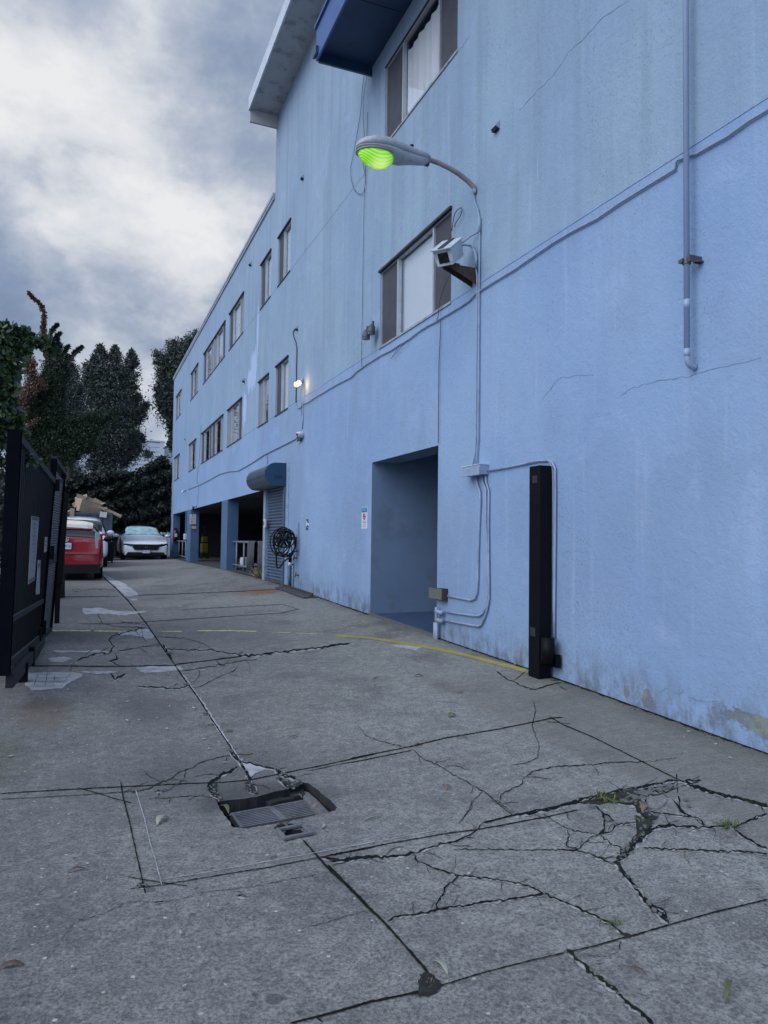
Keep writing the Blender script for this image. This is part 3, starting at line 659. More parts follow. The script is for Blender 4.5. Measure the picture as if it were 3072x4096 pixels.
for c,wd,pts in (('5',3,[(600,180),(640,310),(665,420),(690,500),(718,610)]),('5',2,[(710,577),(870,552),(1080,515),(1230,488),(1659,410)]),('4',1.5,[(0,188),(240,150),(470,105)]),('4',1.4,[(1440,165),(1540,200),(1650,270)])):
    ribbon(ch,[cpx(c,p) for p in pts],wd,.0038,True)
jp=[cpx('1',p) for p in((860,470),(905,535),(955,605),(1005,685),(1065,775),(1105,835),(1140,890))]; ribbon(ch,[(x+5,y) for x,y in jp],5,.0030,False,True,.8); ribbon(ch,[cpx('5',p) for p in((1050,55),(1085,92),(1120,165))],7,.0030,False,True,.9)
tag(ch.build('chalk_lines',M['chalk'],origin=Vector((0,0,0))),kind='structure')
yl=MB(); yf=MB()
for wd,pts in ((6,[(230,265),(430,265)]),(6,[(445,266),(610,269)]),(4,[(690,270),(715,271)]),(4,[(745,267),(800,268),(860,268)]),(5,[(935,265),(1100,265),(1215,268)]),(2.5,[(1290,272),(1380,275)]),(3,[(1400,277),(1500,281)])):
    ribbon(yf,[cpx('1',p) for p in pts],wd,.003,True,False,.3)
for (p0,p1,w0) in (((-10,1385),(200,1398),9),((200,1398),(400,1428),11),((400,1428),(600,1462),13),((600,1462),(800,1500),14),((800,1500),(1000,1548),15),((1000,1548),(1200,1600),17),((1200,1600),(1332,1637),18)):
    ribbon(yl,[cpx('7',p0),cpx('7',p1)],w0,.003,True,False,.08,True)
tag(yf.build('faded_yellow_line',M['yfade'],origin=Vector((0,0,0))),kind='structure')
tag(yl.build('yellow_line',M['yline'],origin=Vector((0,0,0))),kind='structure')
# hairline branches off the traced cracks
for c,wd,st,pts in LIN:
    if st or wd<2.4: continue
    P=[cpx(c,p) for p in pts]
    for a,b in zip(P,P[1:]):
        L=math.hypot(b[0]-a[0],b[1]-a[1])
        if L<45 or random.random()<.45: continue
        t=random.uniform(.2,.8); x_,y_=a[0]+(b[0]-a[0])*t,a[1]+(b[1]-a[1])*t; ang=math.atan2(b[1]-a[1],b[0]-a[0])+random.choice((-1,1))*random.uniform(.6,1.3); Q=[(x_,y_)]
        for k in range(random.randint(2,5)): x_+=math.cos(ang)*22; y_+=math.sin(ang)*13; ang+=random.uniform(-.5,.5); Q.append((x_,y_))
        if max(q[0] for q in Q)<3060 and min(q[0] for q in Q)>5 and max(q[1] for q in Q)<4080: ribbon(ck2,Q,1.9,.0034)
tag(ck2.build('hairline_cracks',M['crack'],origin=Vector((0,0,0))),kind='structure')
# crumbs of concrete in the wide cracks
cb_=MB()
def crumbs(P,sp,n,r0,r1):
    for _ in range(n):
        k=random.randrange(len(P)-1); t=random.random(); a,b=P[k],P[k+1]; q=(a[0]+(b[0]-a[0])*t+random.gauss(0,sp),a[1]+(b[1]-a[1])*t+random.gauss(0,sp*.6))
        if not(0<q[0]<3072 and q[1]<4096): continue
        p=G(*q); r_=random.uniform(r0,r1)*p.y/F; m=5; pts=[p+Vector((math.cos(6.283*j/m+.3)*r_*random.uniform(.6,1.1),math.sin(6.283*j/m+.3)*r_*random.uniform(.8,1.5),.003)) for j in range(m)]
        cb_.slab(pts,r_*.5,(0,0,1))
for c,wd,st,pts in LIN:
    if wd>=8 and not st: crumbs([cpx(c,p) for p in pts],wd*CR[c][2]*.45,int(3+wd*.7),3,6)
crumbs([cpx('3',p) for p in((1090,570),(1150,600),(1200,670))],22,26,4,10); crumbs([cpx('4',p) for p in((1200,80),(1160,150),(1110,210))],16,26,4,10); crumbs([cpx('3',p) for p in((1120,575),(1200,560),(1290,540))],12,30,5,14)
crumbs([cpx('2',p) for p in((230,450),(260,560),(330,600))],10,14,3,7); crumbs([cpx('2',p) for p in((1040,410),(980,470))],10,12,3,8)
tag(cb_.build('crack_crumbs',M['stone'],origin=Vector((0,0,0))),kind='stuff')
# loose stones in the broken slab
for k,(c,x_,y_,r_) in enumerate([('3',1090,603,17),('3',1130,590,20),('3',1165,575,22),('3',1185,570,24),('3',1230,560,16),('3',1270,545,18),('3',1215,660,10),('3',1190,640,9),('3',1235,650,11),('4',1060,80,16),('4',1085,95,12),('4',1215,395,13),('4',1235,420,14),('4',1255,435,10),('4',1160,330,9),('4',1265,405,9),('4',560,112,8),('4',700,45,8),('4',1000,30,12),('4',1070,240,9),('4',1190,75,9),('4',1215,60,8),('3',1330,600,12),('3',1345,625,10),('2',300,430,10),('2',250,460,12),('2',590,470,14),('2',950,420,16)]):
    q=cpx(c,(x_,y_)); p=G(*q); rr=r_*CR[c][2]*p.y/F*1.0
    P=[]; n=7
    for j in range(n):
        a=2*math.pi*j/n+random.uniform(-.2,.2); P.append(p+Vector((math.cos(a)*rr*random.uniform(.6,1.05),math.sin(a)*rr*random.uniform(.8,1.6),.002)))
    b=MB().slab(P,random.uniform(.006,.014),(0,0,1))
    o=b.build('concrete_chip',M['conc'] if False else M['stone'],bevel=.003); tag(o,'broken concrete chip lying in a wide crack of the driveway','stone',group='concrete chips in the driveway cracks')
# ---------------- building ----------------
M['wallcrack']=mat('wall_crack_shadow',(.16,.23,.34),.9,var=.3,vs=20); M['paintrun']=mat('paint_run',(.42,.50,.62),.8,var=.1)
C8_=lambda x,y:(1800+x*.7668,y*.7668)
def sub(name,parent,loc):
    o=bpy.data.objects.new(name,None); o.empty_display_size=.2; col.objects.link(o); o.parent=parent; o.location=loc; return o
XW=3.5; YT=15.05; YE=34.35; ZT=10.11; ZF=8.44
bl=thing('apartment_building','long pale blue stucco building with sliding windows above an open garage','building',(XW,0,0))
WIN=[]  # y0,y1,z0,z1,kind
ZL0,ZL1,ZU0,ZU1=3.72,4.715,6.385,7.385
for k,(a,b) in dict(U1=(13.67,14.67),U2=(15.3,16.3),U3=(18.24,20.25),U4=(20.88,22.9),U5=(22.97,25.06),U6=(26.33,28.3),U7=(31.28,33.2)).items(): WIN.append((k,a,b,ZU0,ZU1))
for k,(a,b) in dict(L1=(13.67,14.67),L2=(15.3,16.3),L3=(18.2,20.25),L4=(20.9,22.93),L5=(23.0,25.15),L6=(26.4,28.4),L7=(31.37,33.38)).items(): WIN.append((k,a,b,ZL0,ZL1))
WIN.append(('W2',6.875,8.915,3.735,4.735)); WIN.append(('W3',6.78,8.83,6.395,7.45))
GT=2.266
HOLES=[(a,b,c,d_) for _,a,b,c,d_ in WIN]+[(7.14,9.13,-.4,2.245),(15.38,19.95,-.4,GT),(19.95,33.37,-.4,GT),(13.80,15.20,-.4,GT+.02)]
def facade(y0,y1,z0,z1):
    ys=sorted({y0,y1}|{v for h in HOLES for v in h[:2] if y0<v<y1}); zs=sorted({z0,z1}|{v for h in HOLES for v in h[2:] if z0<v<z1})
    mb=MB()
    for a,b in zip(ys,ys[1:]):
        for c,e in zip(zs,zs[1:]):
            ym,zm=(a+b)/2,(c+e)/2
            if any(h[0]<ym<h[1] and h[2]<zm<h[3] for h in HOLES): continue
            mb.quad((XW,b,c),(XW,a,c),(XW,a,e),(XW,b,e))
    return mb
f1=facade(-3,YT,-.4,ZT); f2_=facade(YT,YE,-.4,ZF)
f1.v+=[];  i=len(f1.v); f1.v+=f2_.v; f1.f+=[tuple(i+k for k in q) for q in f2_.f]
# reveals of windows / openings
def reveal(mb,a,b,c,e,dp,bottom=True,x0=XW):
    x1=x0+dp
    mb.quad((x0,a,e),(x0,b,e),(x1,b,e),(x1,a,e)); mb.quad((x0,a,c),(x0,a,e),(x1,a,e),(x1,a,c)); mb.quad((x0,b,c),(x1,b,c),(x1,b,e),(x0,b,e))
    if bottom: mb.quad((x0,a,c),(x1,a,c),(x1,b,c),(x0,b,c))
for _,a,b,c,e in WIN: reveal(f1,a,b,c,e,.06)
# end wall, roof step, roofs, back
f1.quad((XW,YE,-.4),(XW,YE,ZF),(16,YE,ZF),(16,YE,-.4)); f1.quad((XW,YT,ZF),(XW,YT,ZT),(16,YT,ZT),(16,YT,ZF))
f1.quad((XW,YT,ZF-.25),(16,YT,ZF-.25),(16,YE,ZF-.25),(XW,YE,ZF-.25)); f1.quad((XW,-3,ZT),(16,-3,ZT),(16,YT,ZT),(XW,YT,ZT))
f1.quad((16,-3,-.4),(16,YE,-.4),(16,YE,ZF),(16,-3,ZF)); f1.quad((XW,-3,-.4),(16,-3,-.4),(16,-3,ZT),(XW,-3,ZT))
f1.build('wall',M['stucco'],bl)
# seam: a hairline reglet along the floor line
sm=MB()
for (a,b) in ((1.0,6.875),(8.915,13.67),(14.67,15.3),(16.3,18.2)):
    MB().box(XW-.004,XW+.001,a,b,3.728,3.736).build('floor_seam',M['conduit'],bl)
for (a,b) in ((9.0,13.67),(14.67,15.3),(16.3,18.24),(20.25,20.88)):
    MB().box(XW-.003,XW+.001,a,b,6.372,6.378).build('floor_seam',M['conduit'],bl)
for pts in ([C8_(*q) for q in((930,0),(800,90),(700,200),(620,270),(560,370),(500,430),(440,490),(340,600))],[C8_(*q) for q in((890,2070),(960,2020),(1080,1990),(1190,1970),(1260,1960),(1360,1925),(1480,1905),(1659,1850))],[C8_(*q) for q in((480,2087),(560,1980),(640,1960),(780,1955))],
  [(2000+x*.6462,2400+y*.6462) for x,y in((980,580),(1000,560),(1030,545),(1070,570),(1120,578),(1140,560))],[(2000+x*.6462,2400+y*.6462) for x,y in((1160,600),(1260,630),(1330,625),(1410,665))],[(2000+x*.6462,2400+y*.6462) for x,y in((1350,760),(1385,775),(1410,800),(1430,850),(1448,885))],[(1000+x*.5425,y*.5425) for x,y in((1530,385),(1560,350),(1590,310),(1620,270))]):
    Q=[]
    for a,b in zip(pts,pts[1:]):
        for k in range(5): Q.append((a[0]+(b[0]-a[0])*k/5+random.gauss(0,2),a[1]+(b[1]-a[1])*k/5+random.gauss(0,2)))
    MB().tube([PX(*q,XW-.0005) for q in Q],[.0012+.0016*random.random() for q in Q],4).build('wall_crack',M['wallcrack'],bl)
MB().tube([PX(2154,568,XW-.0005),PX(2152,660,XW-.0005),PX(2149,749,XW-.0005)],[.001,.004,.003],4).build('paint_run',M['paintrun'],bl)
# parapet cap + corner bead
cp=MB(); cp.box(XW-.05,XW+.2,YT+.002,YE+.03,ZF,ZF+.07); cp.box(XW-.035,XW,YT+.003,YE+.02,ZF-.06,ZF-.002)
cp.build('parapet_cap',mat('cap_metal',(.33,.37,.42),.5,metal=.1,var=.2,vs=2),bl)
# eave with drop end board
ev=sub('eave',bl,(-.3,10,ZT))
MB().box(XW-.585,XW+.002,-3,14.93,ZT+.0,ZT+.10).build('soffit',M['soffit'],ev)
MB().box(XW-.62,XW-.587,-3,14.97,ZT-.02,ZT+.26).build('fascia',M['white'],ev,bevel=.004)
MB().slab([(XW-.585,14.935,ZT+.10),(XW-.585,14.935,ZT-.25),(XW+.001,14.935,ZT-.262),(XW+.001,14.935,ZT+.10)],.06,(0,1,0)).build('end_board',mat('end_board_paint',(.42,.42,.40),.8,var=.1,vs=5),ev)
MB().box(XW-.6,XW+4,-3,15.0,ZT+.103,ZT+.16).build('roof_sheet',M['white'],ev)
# awning box over the upper near window
aw=sub('awning',bl,(-.4,8,7.7))
AX=2.70
MB().box(AX+.03,XW-.002,3.5,9.33,7.765,7.79).build('deck_underside',M['deepblue'],aw)
MB().box(AX,AX+.028,3.5,9.37,7.66,8.1).build('front_fascia',M['fasciablue'],aw,bevel=.004)
MB().box(AX+.03,XW-.002,9.332,9.37,7.64,8.1).build('end_fascia',M['hood'],aw,bevel=.004)
MB().box(AX-.04,AX-.002,9.25,9.40,7.70,7.80).build('gutter_clip',M['hood'],aw)
MB().box(AX-.03,XW-.003,3.5,9.39,8.102,8.14).build('cap',M['fasciablue'],aw)
jn=MB(); jn.box(AX+.03,XW-.002,8.2,8.206,7.761,7.765); jn.build('panel_joint',M['dark'],aw)
# ---- windows ----
def window(k,a,b,c,e):
    W2=(b-a)>1.5; near=k in('W2','W3')
    w_=bpy.data.objects.new('window',None); col.objects.link(w_); w_.parent=bl; w_.location=Vector((0,(a+b)/2,c))
    t=.022; x0,x1=XW+.012,XW+.055
    fr=MB(); fr.box(x0,x1,a+.001,a+t,c+.001,e-.001); fr.box(x0,x1,b-t,b-.001,c+.001,e-.001); fr.box(x0,x1,a+t,b-t,c+.001,c+t); fr.box(x0,x1,a+t,b-t,e-t,e-.001)
    if W2: mul=[a+.46*(b-a)/2.05,b-.57*(b-a)/2.05]
    else: mul=[a+(b-a)*.55]
    for m_ in mul: fr.box(x0-.006,x1-.002,m_-.018,m_+.018,c+t,e-t)
    fr.build('frame',M['alu'],w_)
    # sill + drip head
    MB().box(XW-.014,XW+.011,a-.01,b+.01,c-.022,c+.004).build('sill',M['sill'] if near else M['gap'],w_)
    MB().box(XW-(.03 if k not in('W3',) else .006),XW+.011,a-.015,b+.015,e-.005,e+(.022 if k!='W3' else .012)).build('drip_head',M['gap'],w_)
    eds=[a+t]+mul+[b-t]
    kinds={'W2':['dk','blind','screen'],'W3':['dk','curtain','dk'],'U1':['lt','dk'],'U2':['lt','dk'],'U3':['screen2','lt','dk'],'U4':['dk','lt','screen2'],'U5':['screen2','lt','dk'],'U6':['screen2','lt','dk'],'U7':['lt','dk'],
      'L1':['lt','dk'],'L2':['mir','screen2'],'L3':['dk','mir','screen2'],'L4':['screen2','mir','dk'],'L5':['dk','mir','dk'],'L6':['screen2','mir','screen2'],'L7':['mir','screen2']}[k]
    if len(eds)-1!=len(kinds): kinds=[kinds[0]]*(len(eds)-1-len(kinds))+kinds
    for (p,q,kd) in zip(eds,eds[1:],kinds):
        p+=.018 if p!=a+t else 0; q-=.018 if q!=b-t else 0
        mt={'dk':M['screen'],'screen':M['screen'],'screen2':M['screen2']}.get(kd)
        if kd in('dk','screen','screen2'):
            MB().box(XW+.030,XW+.034,p+.002,q-.002,c+t,e-t).build('insect_screen',mt,w_)
        else:
            MB().box(XW+.040,XW+.044,p+.002,q-.002,c+t,e-t).build('pane',{'lt':GL_L,'blind':GL_L,'curtain':GL_C,'mir':GL_M}[kd],w_)
            if kd=='curtain':
                cu=MB(); n=40; y0_,y1_=p,q
                pr=[]
                for i in range(n+1):
                    y=y0_+(y1_-y0_)*i/n; pr.append((XW+.075+.009*math.sin(i*.9)+.006*math.sin(i*.37+1),y))
                for (xa,ya),(xb,yb) in zip(pr,pr[1:]): cu.quad((xa,ya,c+.1),(xb,yb,c+.1),(xb,yb,e-.12),(xa,ya,e-.12))
                cu.build('curtain',M['curtain'],w_,smooth=True,weld=True)
            elif kd=='blind': MB().box(XW+.09,XW+.10,p-.05,q+.05,c+.01,e-.01).build('blind',M['blind'],w_)
            elif kd=='lt': MB().box(XW+.08,XW+.09,p-.01,q+.01,c+.01,e-.01).build('blind',M['blind'],w_)
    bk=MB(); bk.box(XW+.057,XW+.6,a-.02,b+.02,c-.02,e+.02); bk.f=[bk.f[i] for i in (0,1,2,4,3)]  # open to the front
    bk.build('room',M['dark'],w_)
def glass(name,tint,gl):
    m=bpy.data.materials.new(name); m.use_nodes=True; T=NT(m.node_tree); T.n.clear()
    o_=T.add('ShaderNodeOutputMaterial'); g=T.add('ShaderNodeBsdfGlossy'); g.inputs['Roughness'].default_value=.03; g.inputs['Color'].default_value=(.95,.97,1,1)
    t=T.add('ShaderNodeBsdfTransparent'); t.inputs['Color'].default_value=(*tint,1)
    ge=T.add('ShaderNodeNewGeometry'); cs=T.m('ABSOLUTE',T.vm('DOT_PRODUCT',ge.outputs['Incoming'],ge.outputs['Normal'])); f=T.m('MULTIPLY_ADD',T.m('POWER',T.m('SUBTRACT',1.0,cs),4.0),.8,gl,clamp=True)
    n=T.bump(T.noise(T.add('ShaderNodeTexCoord').outputs['Object'],2.2,2,.5),.06,.02); T.l.new(n,g.inputs['Normal'])
    mx=T.add('ShaderNodeMixShader'); T.l.new(f,mx.inputs[0]); T.l.new(t.outputs[0],mx.inputs[1]); T.l.new(g.outputs[0],mx.inputs[2]); T.l.new(mx.outputs[0],o_.inputs[0]); return m
GL_L=glass('window_glass',(.95,.96,.97),.10); GL_C=glass('window_glass_clear',(.95,.96,.97),.03); GL_M=glass('window_glass_mirror',(.5,.52,.55),.45)
for q in WIN: window(*q)
# ---- garage: pillars, lintel reveal, inside ----
def pillar(y0,y1,name='pillar'):
    MB().box(XW+.001,XW+.302,y0,y1,-.3,GT-.002).build(name,M['blue'],bl,bevel=.006)
pillar(19.952,20.88); pillar(27.45,28.675)
MB().box(XW+.001,XW+.30,33.37,YE-.02,-.3,GT-.002).build('pillar',M['blue'],bl)
gi=MB(); GX=12.0
gi.quad((XW+.001,15.3,GT+.05),(XW+.001,YE-.05,GT+.05),(GX,YE-.05,GT+.05),(GX,15.3,GT+.05)); gi.quad((GX,15.3,-.3),(GX,YE-.05,-.3),(GX,YE-.05,GT+.05),(GX,15.3,GT+.05))
gi.quad((XW+.3,15.25,-.3),(GX,15.25,-.3),(GX,15.25,GT+.05),(XW+.3,15.25,GT+.05)); gi.quad((XW+.3,YE-.05,-.3),(GX,YE-.05,-.3),(GX,YE-.05,GT+.05),(XW+.3,YE-.05,GT+.05))
gi.box(XW+.002,XW+.25,15.38,YE-.05,GT,GT+.05)
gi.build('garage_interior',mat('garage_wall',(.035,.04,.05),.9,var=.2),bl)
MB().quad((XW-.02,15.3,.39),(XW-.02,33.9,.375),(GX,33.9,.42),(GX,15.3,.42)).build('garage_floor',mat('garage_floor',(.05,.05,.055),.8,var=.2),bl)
# ---- recessed entry ----
RX=6.6
rc=MB()
rc.quad((XW+.001,9.13,-.3),(RX,9.13,-.3),(RX,9.13,2.6),(XW+.001,9.13,2.6)); rc.quad((XW+.35,7.14,-.3),(XW+.35,7.14,2.6),(RX,7.14,2.6),(RX,7.14,-.3)); rc.quad((RX,7.14,-.3),(RX,9.13,-.3),(RX,9.13,2.6),(RX,7.14,2.6))
rc.quad((XW+.35,7.14,2.6),(RX,7.14,2.6),(RX,9.13,2.6),(XW+.35,9.13,2.6))
rc.quad((XW+.001,7.14,-.3),(XW+.001,7.14,2.6),(XW+.36,7.14,2.6),(XW+.36,7.14,-.3))
rc.box(XW+.001,XW+.35,7.12,9.14,2.245,2.7)
rc.build('recess_wall',M['recess'],bl)
MB().quad((XW-.005,7.14,gz(3.5,7.14)+.012),(RX,7.14,.26),(RX,9.13,.29),(XW-.005,9.13,gz(3.5,9.13)+.012)).build('recess_floor',mat('recess_floor_paint',(.035,.065,.13),.6,var=.2,vs=5,dirt=((.06,.08,.12),6,.5)),bl)
MB().box(XW-.03,XW+.03,7.15,9.12,-.1,0).build('threshold',M['stone'],bl)
th=[o for o in col.objects if o.name.startswith('threshold')][0]
for v in th.data.vertices: v.co.z=(gz(3.5,v.co.y)+(.022 if v.co.z>-.05 else -.1))
# ---- roller shutter ----
sh=bpy.data.objects.new('roller_shutter',None); col.objects.link(sh); sh.parent=bl; sh.location=Vector((0,14.5,.34))
cu=MB(); z=.40; n=0; X0=XW+.03
prof=[]
while z<GT+.05:
    for u in range(6):
        a=math.pi*u/5; prof.append((X0-.022*math.sin(a)-0.004,z+.052*u/5))
    z+=.062; prof.append((X0+.004,z-.004))
for (xa,za),(xb,zb) in zip(prof,prof[1:]): cu.quad((xa,15.20,za),(xa,13.80,za),(xb,13.80,zb),(xb,15.20,zb))
cu.build('curtain',M['shutter'],sh,smooth=True)
MB().box(XW-.01,XW+.03,13.80,15.2,.355,.41).build('bottom_bar',M['steel'],sh)
MB().box(XW-.035,XW+.04,13.70,13.80,.32,GT+.0).build('guide_rail',M['shutter'],sh,bevel=.004)
MB().box(XW-.05,XW+.04,15.20,15.38,.355,GT-.002).build('guide_rail',M['conduit'],sh,bevel=.004)
MB().box(XW-.012,XW+.0,13.46,13.64,.33,2.66).build('mounting_plate',M['conduit'],sh)
hd=MB(); rings=[]
hp=[(XW-.002,2.66)]+[(XW-.20+.21*math.cos(a),2.445+.215*math.sin(a)) for a in np.linspace(math.pi*.5,math.pi*1.42,12)]+[(XW-.06,2.235),(XW-.002,2.235)]
hd.loft([[Vector((x,15.45,z)) for x,z in hp],[Vector((x,13.70,z)) for x,z in hp]]); hd.build('hood',M['hoodg'],sh)
hp2=[((x-(XW-.2))*1.03+(XW-.2) if x<XW-.01 else x,(z-2.445)*1.03+2.445) for x,z in hp]
MB().slab([Vector((x,13.697,z)) for x,z in hp2],.012,(0,-1,0)).build('end_plate',M['hood'],sh)
MB().tube([(XW-.18,13.684,2.45),(XW-.18,13.655,2.45)],.045,6).build('axle_bolt',M['hood'],sh)
MB().tube([(XW-.18,13.686,2.45),(XW-.18,13.67,2.45)],.07,14).build('washer',M['hood'],sh)

# ================= things on the facade =================
def wp(px,py,off=.0): return PX(px,py,XW-off)
# main cable along the seam
def tubething(name,label,cat,pts,r,mt,n=6,**k):
    b=MB().tube(pts,r,n); o=b.build(name,M[mt],smooth=True); return tag(o,label,cat,**k)
C8=lambda x,y:(1800+x*.7668,y*.7668); C6=lambda x,y:(1350+x*.4522,450+y*.4522); C9=lambda x,y:(1050+x*.2486,1250+y*.2486); C4=lambda x,y:(650+x*.5877,700+y*.5877)
C3=lambda x,y:(650+x*.3918,1900+y*.3918); C7=lambda x,y:(1350+x*.5726,1750+y*.5726); CH=lambda x,y:(800+x*.3014,1850+y*.3014)
p=[C8(*q) for q in((1659,570),(1560,630),(1450,710),(1350,765),(1290,800),(1225,822),(1190,833),(1178,850),(1175,880),(1120,915),(1020,975),(900,1050),(760,1145),(650,1200),(540,1265),(410,1355),(330,1410),(230,1470),(160,1515))]
p+=[C6(*q) for q in((1225,1600),(1170,1660),(1100,1710),(1000,1770),(915,1820),(880,1845),(800,1885),(720,1935),(640,2000),(540,2060),(480,2100),(380,2150),(280,2212))]
p+=[C9(*q) for q in((1500,960),(1440,1030),(1340,1085),(1200,1155),(1080,1225),(990,1280),(900,1330),(830,1375),(740,1440),(650,1475),(610,1530),(575,1545),(550,1515),(538,1450))]
tubething('main_cable','long grey cable sagging along the floor seam above the recessed doorway','cable',[wp(*q,.016) for q in p],.0085,'cable')
p=[C9(*q) for q in((538,1450),(540,1300),(545,1150),(545,900),(552,700),(552,570),(535,480),(505,400),(492,330),(505,285),(545,260))]
tubething('black_cable','black cable hooking up the wall into a small vent beside the two glowing bulbs','cable',[wp(*q,.014) for q in p],.010,'wire')
p=[C9(*q) for q in((660,1130),(655,1480),(655,1700),(640,1880))]
tubething('lamp_conduit','thin conduit dropping from the glowing bulbs to the white camera','conduit',[wp(*q,.01) for q in p],.011,'conduit')
p=[C4(*q) for q in((905,1795),(860,1820),(760,1870),(690,1905),(600,1965),(520,2010),(440,2020),(390,2035),(320,2075),(240,2115),(175,2140))]
tubething('lower_cable','white cable swagging down the far wall towards the garage openings','cable',[wp(*q,.016) for q in p],.011,'cable')
def wire(label,cpts,r=.0035,off=.02,mt='wire',g=None): tubething('thin_wire',label,'wire',[wp(*q,off) for q in cpts],r,mt,4)
wire('long thin dark wire hanging straight down the wall left of the street lamp',[C6(*q) for q in((265,0),(262,190),(250,500),(235,800),(228,1200),(222,1600),(212,2190))]+[C9(*q) for q in((1590,760),(1592,880))])
wire('looping thin wire hanging behind the head of the street lamp',[(1455,305),(1448,370)]+[C6(*q) for q in((205,0),(180,150),(150,320),(118,480),(120,590),(140,670),(170,710),(205,727),(235,700),(248,610),(240,530),(220,430))],.004)
wire('short thin wire hanging from the blue awning corner beside the looping one',[(1467,305),(1452,400)]+[C6(*q) for q in((228,80),(238,200),(245,420),(248,560),(240,690))],.0035,.03)
wire('thin wire curling at the top corner of the middle window',[C6(*q) for q in((1010,1050),(1020,980),(1035,900),(1060,860),(1095,840),(1103,860),(1085,920),(1050,970),(1032,1010))],.005,.03)
wire('thin wire dropping across the screen of the middle window below the security camera',[C6(*q) for q in((992,1430),(950,1530),(905,1660),(895,1750),(890,1810),(875,1840))],.004,.03)
wire('thin dark wire from the main cable down to the corner of the recessed doorway',[C6(*q) for q in((912,1830),(910,1950),(903,2100),(898,2212))]+[C7(*q) for q in((704,0),(703,40))],.0045)
wire('short frayed wire end dangling under the cable left of the middle window',[C6(*q) for q in((545,2060),(510,2120),(475,2175),(560,2080),(620,2020))],.003,.03)
wire('thin dark wire running down the far wall to the small lamp over the garage',[C4(*q) for q in((262,1700),(258,1800),(250,1930),(240,2020),(234,2080),(246,2120),(240,2212))]+[C3(*q) for q in((360,250),(362,305))],.006,.02)
wire('thin wire dropping onto the hood of the roller shutter',[C4(*q) for q in((713,1900),(713,1970))],.006,.02)
wire('thin wire twisting down beside the lamp conduit under the glowing bulbs',[C9(*q) for q in((630,1430),(632,1500),(622,1560),(635,1600),(628,1650))],.005,.02)
# drainpipe
dpp=thing('drainpipe','tall pale blue drainpipe with an elbow into the near wall','drainpipe',wp(2745,1480))
A=wp(2728,-400,.07); B=wp(2748,1465,.07); dpp.location=B
pt=[Vector((XW-.07,B.y,11.0 if False else 7.2)),Vector((XW-.07,B.y,B.z+.03))]
MB().tube([(XW-.07,B.y,9.9),(XW-.07,B.y,B.z+.05)],.018,16).build('pipe',M['pipe'],dpp,smooth=True)
el=[Vector((XW-.07+.05*(1-math.cos(a)),B.y,B.z+.06-.06*math.sin(a)-.0)) for a in np.linspace(0,math.pi/2,7)]+[Vector((XW,B.y,B.z))]
MB().tube([Vector((XW-.07,B.y,B.z+.08))]+el,.019,16).build('elbow',M['pipe'],dpp,smooth=True)
MB().tube([(XW-.07,B.y,B.z+.42),(XW-.07,B.y,B.z+.36)],.0195,16).build('coupling',M['pipe'],dpp,smooth=True)
MB().tube([(XW-.07,B.y,B.z+.11),(XW-.07,B.y,B.z+.06)],.0195,16).build('coupling',M['pipe'],dpp,smooth=True)
st=wp(*C8(1240,1390)); s_=MB(); s_.box(XW-.10,XW-.0,B.y-.055,B.y-.045,st.z-.02,st.z+.02); s_.tube([(XW-.07,B.y,st.z-.02),(XW-.07,B.y,st.z+.02)],.026,16); s_.box(XW-.11,XW-.04,B.y-.005,B.y+.03,st.z-.01,st.z+.01); s_.box(XW-.05,XW,B.y-.07,B.y-.03,st.z-.02,st.z-.01)
s_.build('strap',M['steel'],dpp)
# vents
def vent(px,py,s,label):
    c=wp(px,py); t=thing('vent',label,'vent',c,group='small hooded wall vents')
    h=MB(); h.slab([c+Vector((0,-s,s*1.1)),c+Vector((0,s,s*1.1)),c+Vector((-s*1.1,s,-s*.2)),c+Vector((-s*1.1,-s,-s*.2))],.004,(0,0,1))
    for y in(-s,s): h.poly([c+Vector((0,y,s*1.1)),c+Vector((-s*1.1,y,-s*.2)),c+Vector((0,y,-s*.6))])
    h.build('hood',M['conduit'],t); MB().box(c.x-.9*s,c.x-.001,c.y-s*.9,c.y+s*.9,c.z-s*.7,c.z-s*.1).build('opening',M['dark'],t)
vent(1990,512,.045,'small hooded wall vent right of the blue awning window'); vent(1213,712,.045,'small dark wall vent high on the wall under the roof eave')
vent(1191,1314,.045,'small dark vent where the black cable enters the wall'); vent(1005,1057,.055,'small dark vent between two top floor windows near the parapet')
vent(979,1522,.06,'small dark vent beside the white touch-up streaks on the far wall'); vent(742,1756,.05,'tiny dark vent near the far end between two rows of windows')
# street lamp
YL=6.346; LA=Vector((XW,YL,4.738))
lp=thing('street_lamp','grey cobra head street lamp with a glowing green lens on a curved arm','street lamp',LA)
ap=[Vector((3.50,YL,4.66)),Vector((3.475,YL,4.72)),Vector((3.40,YL,4.775)),Vector((3.30,YL,4.825)),Vector((3.20,YL,4.86)),Vector((3.10,YL,4.885)),Vector((3.0,YL,4.897)),Vector((2.93,YL,4.90))]
MB().tube(ap,.024,12).build('arm',M['armgrey'],lp,smooth=True)
MB().ell((3.482,YL,4.70),.025,.024,.045).build('wall_boot',M['conduit'],lp,smooth=True)
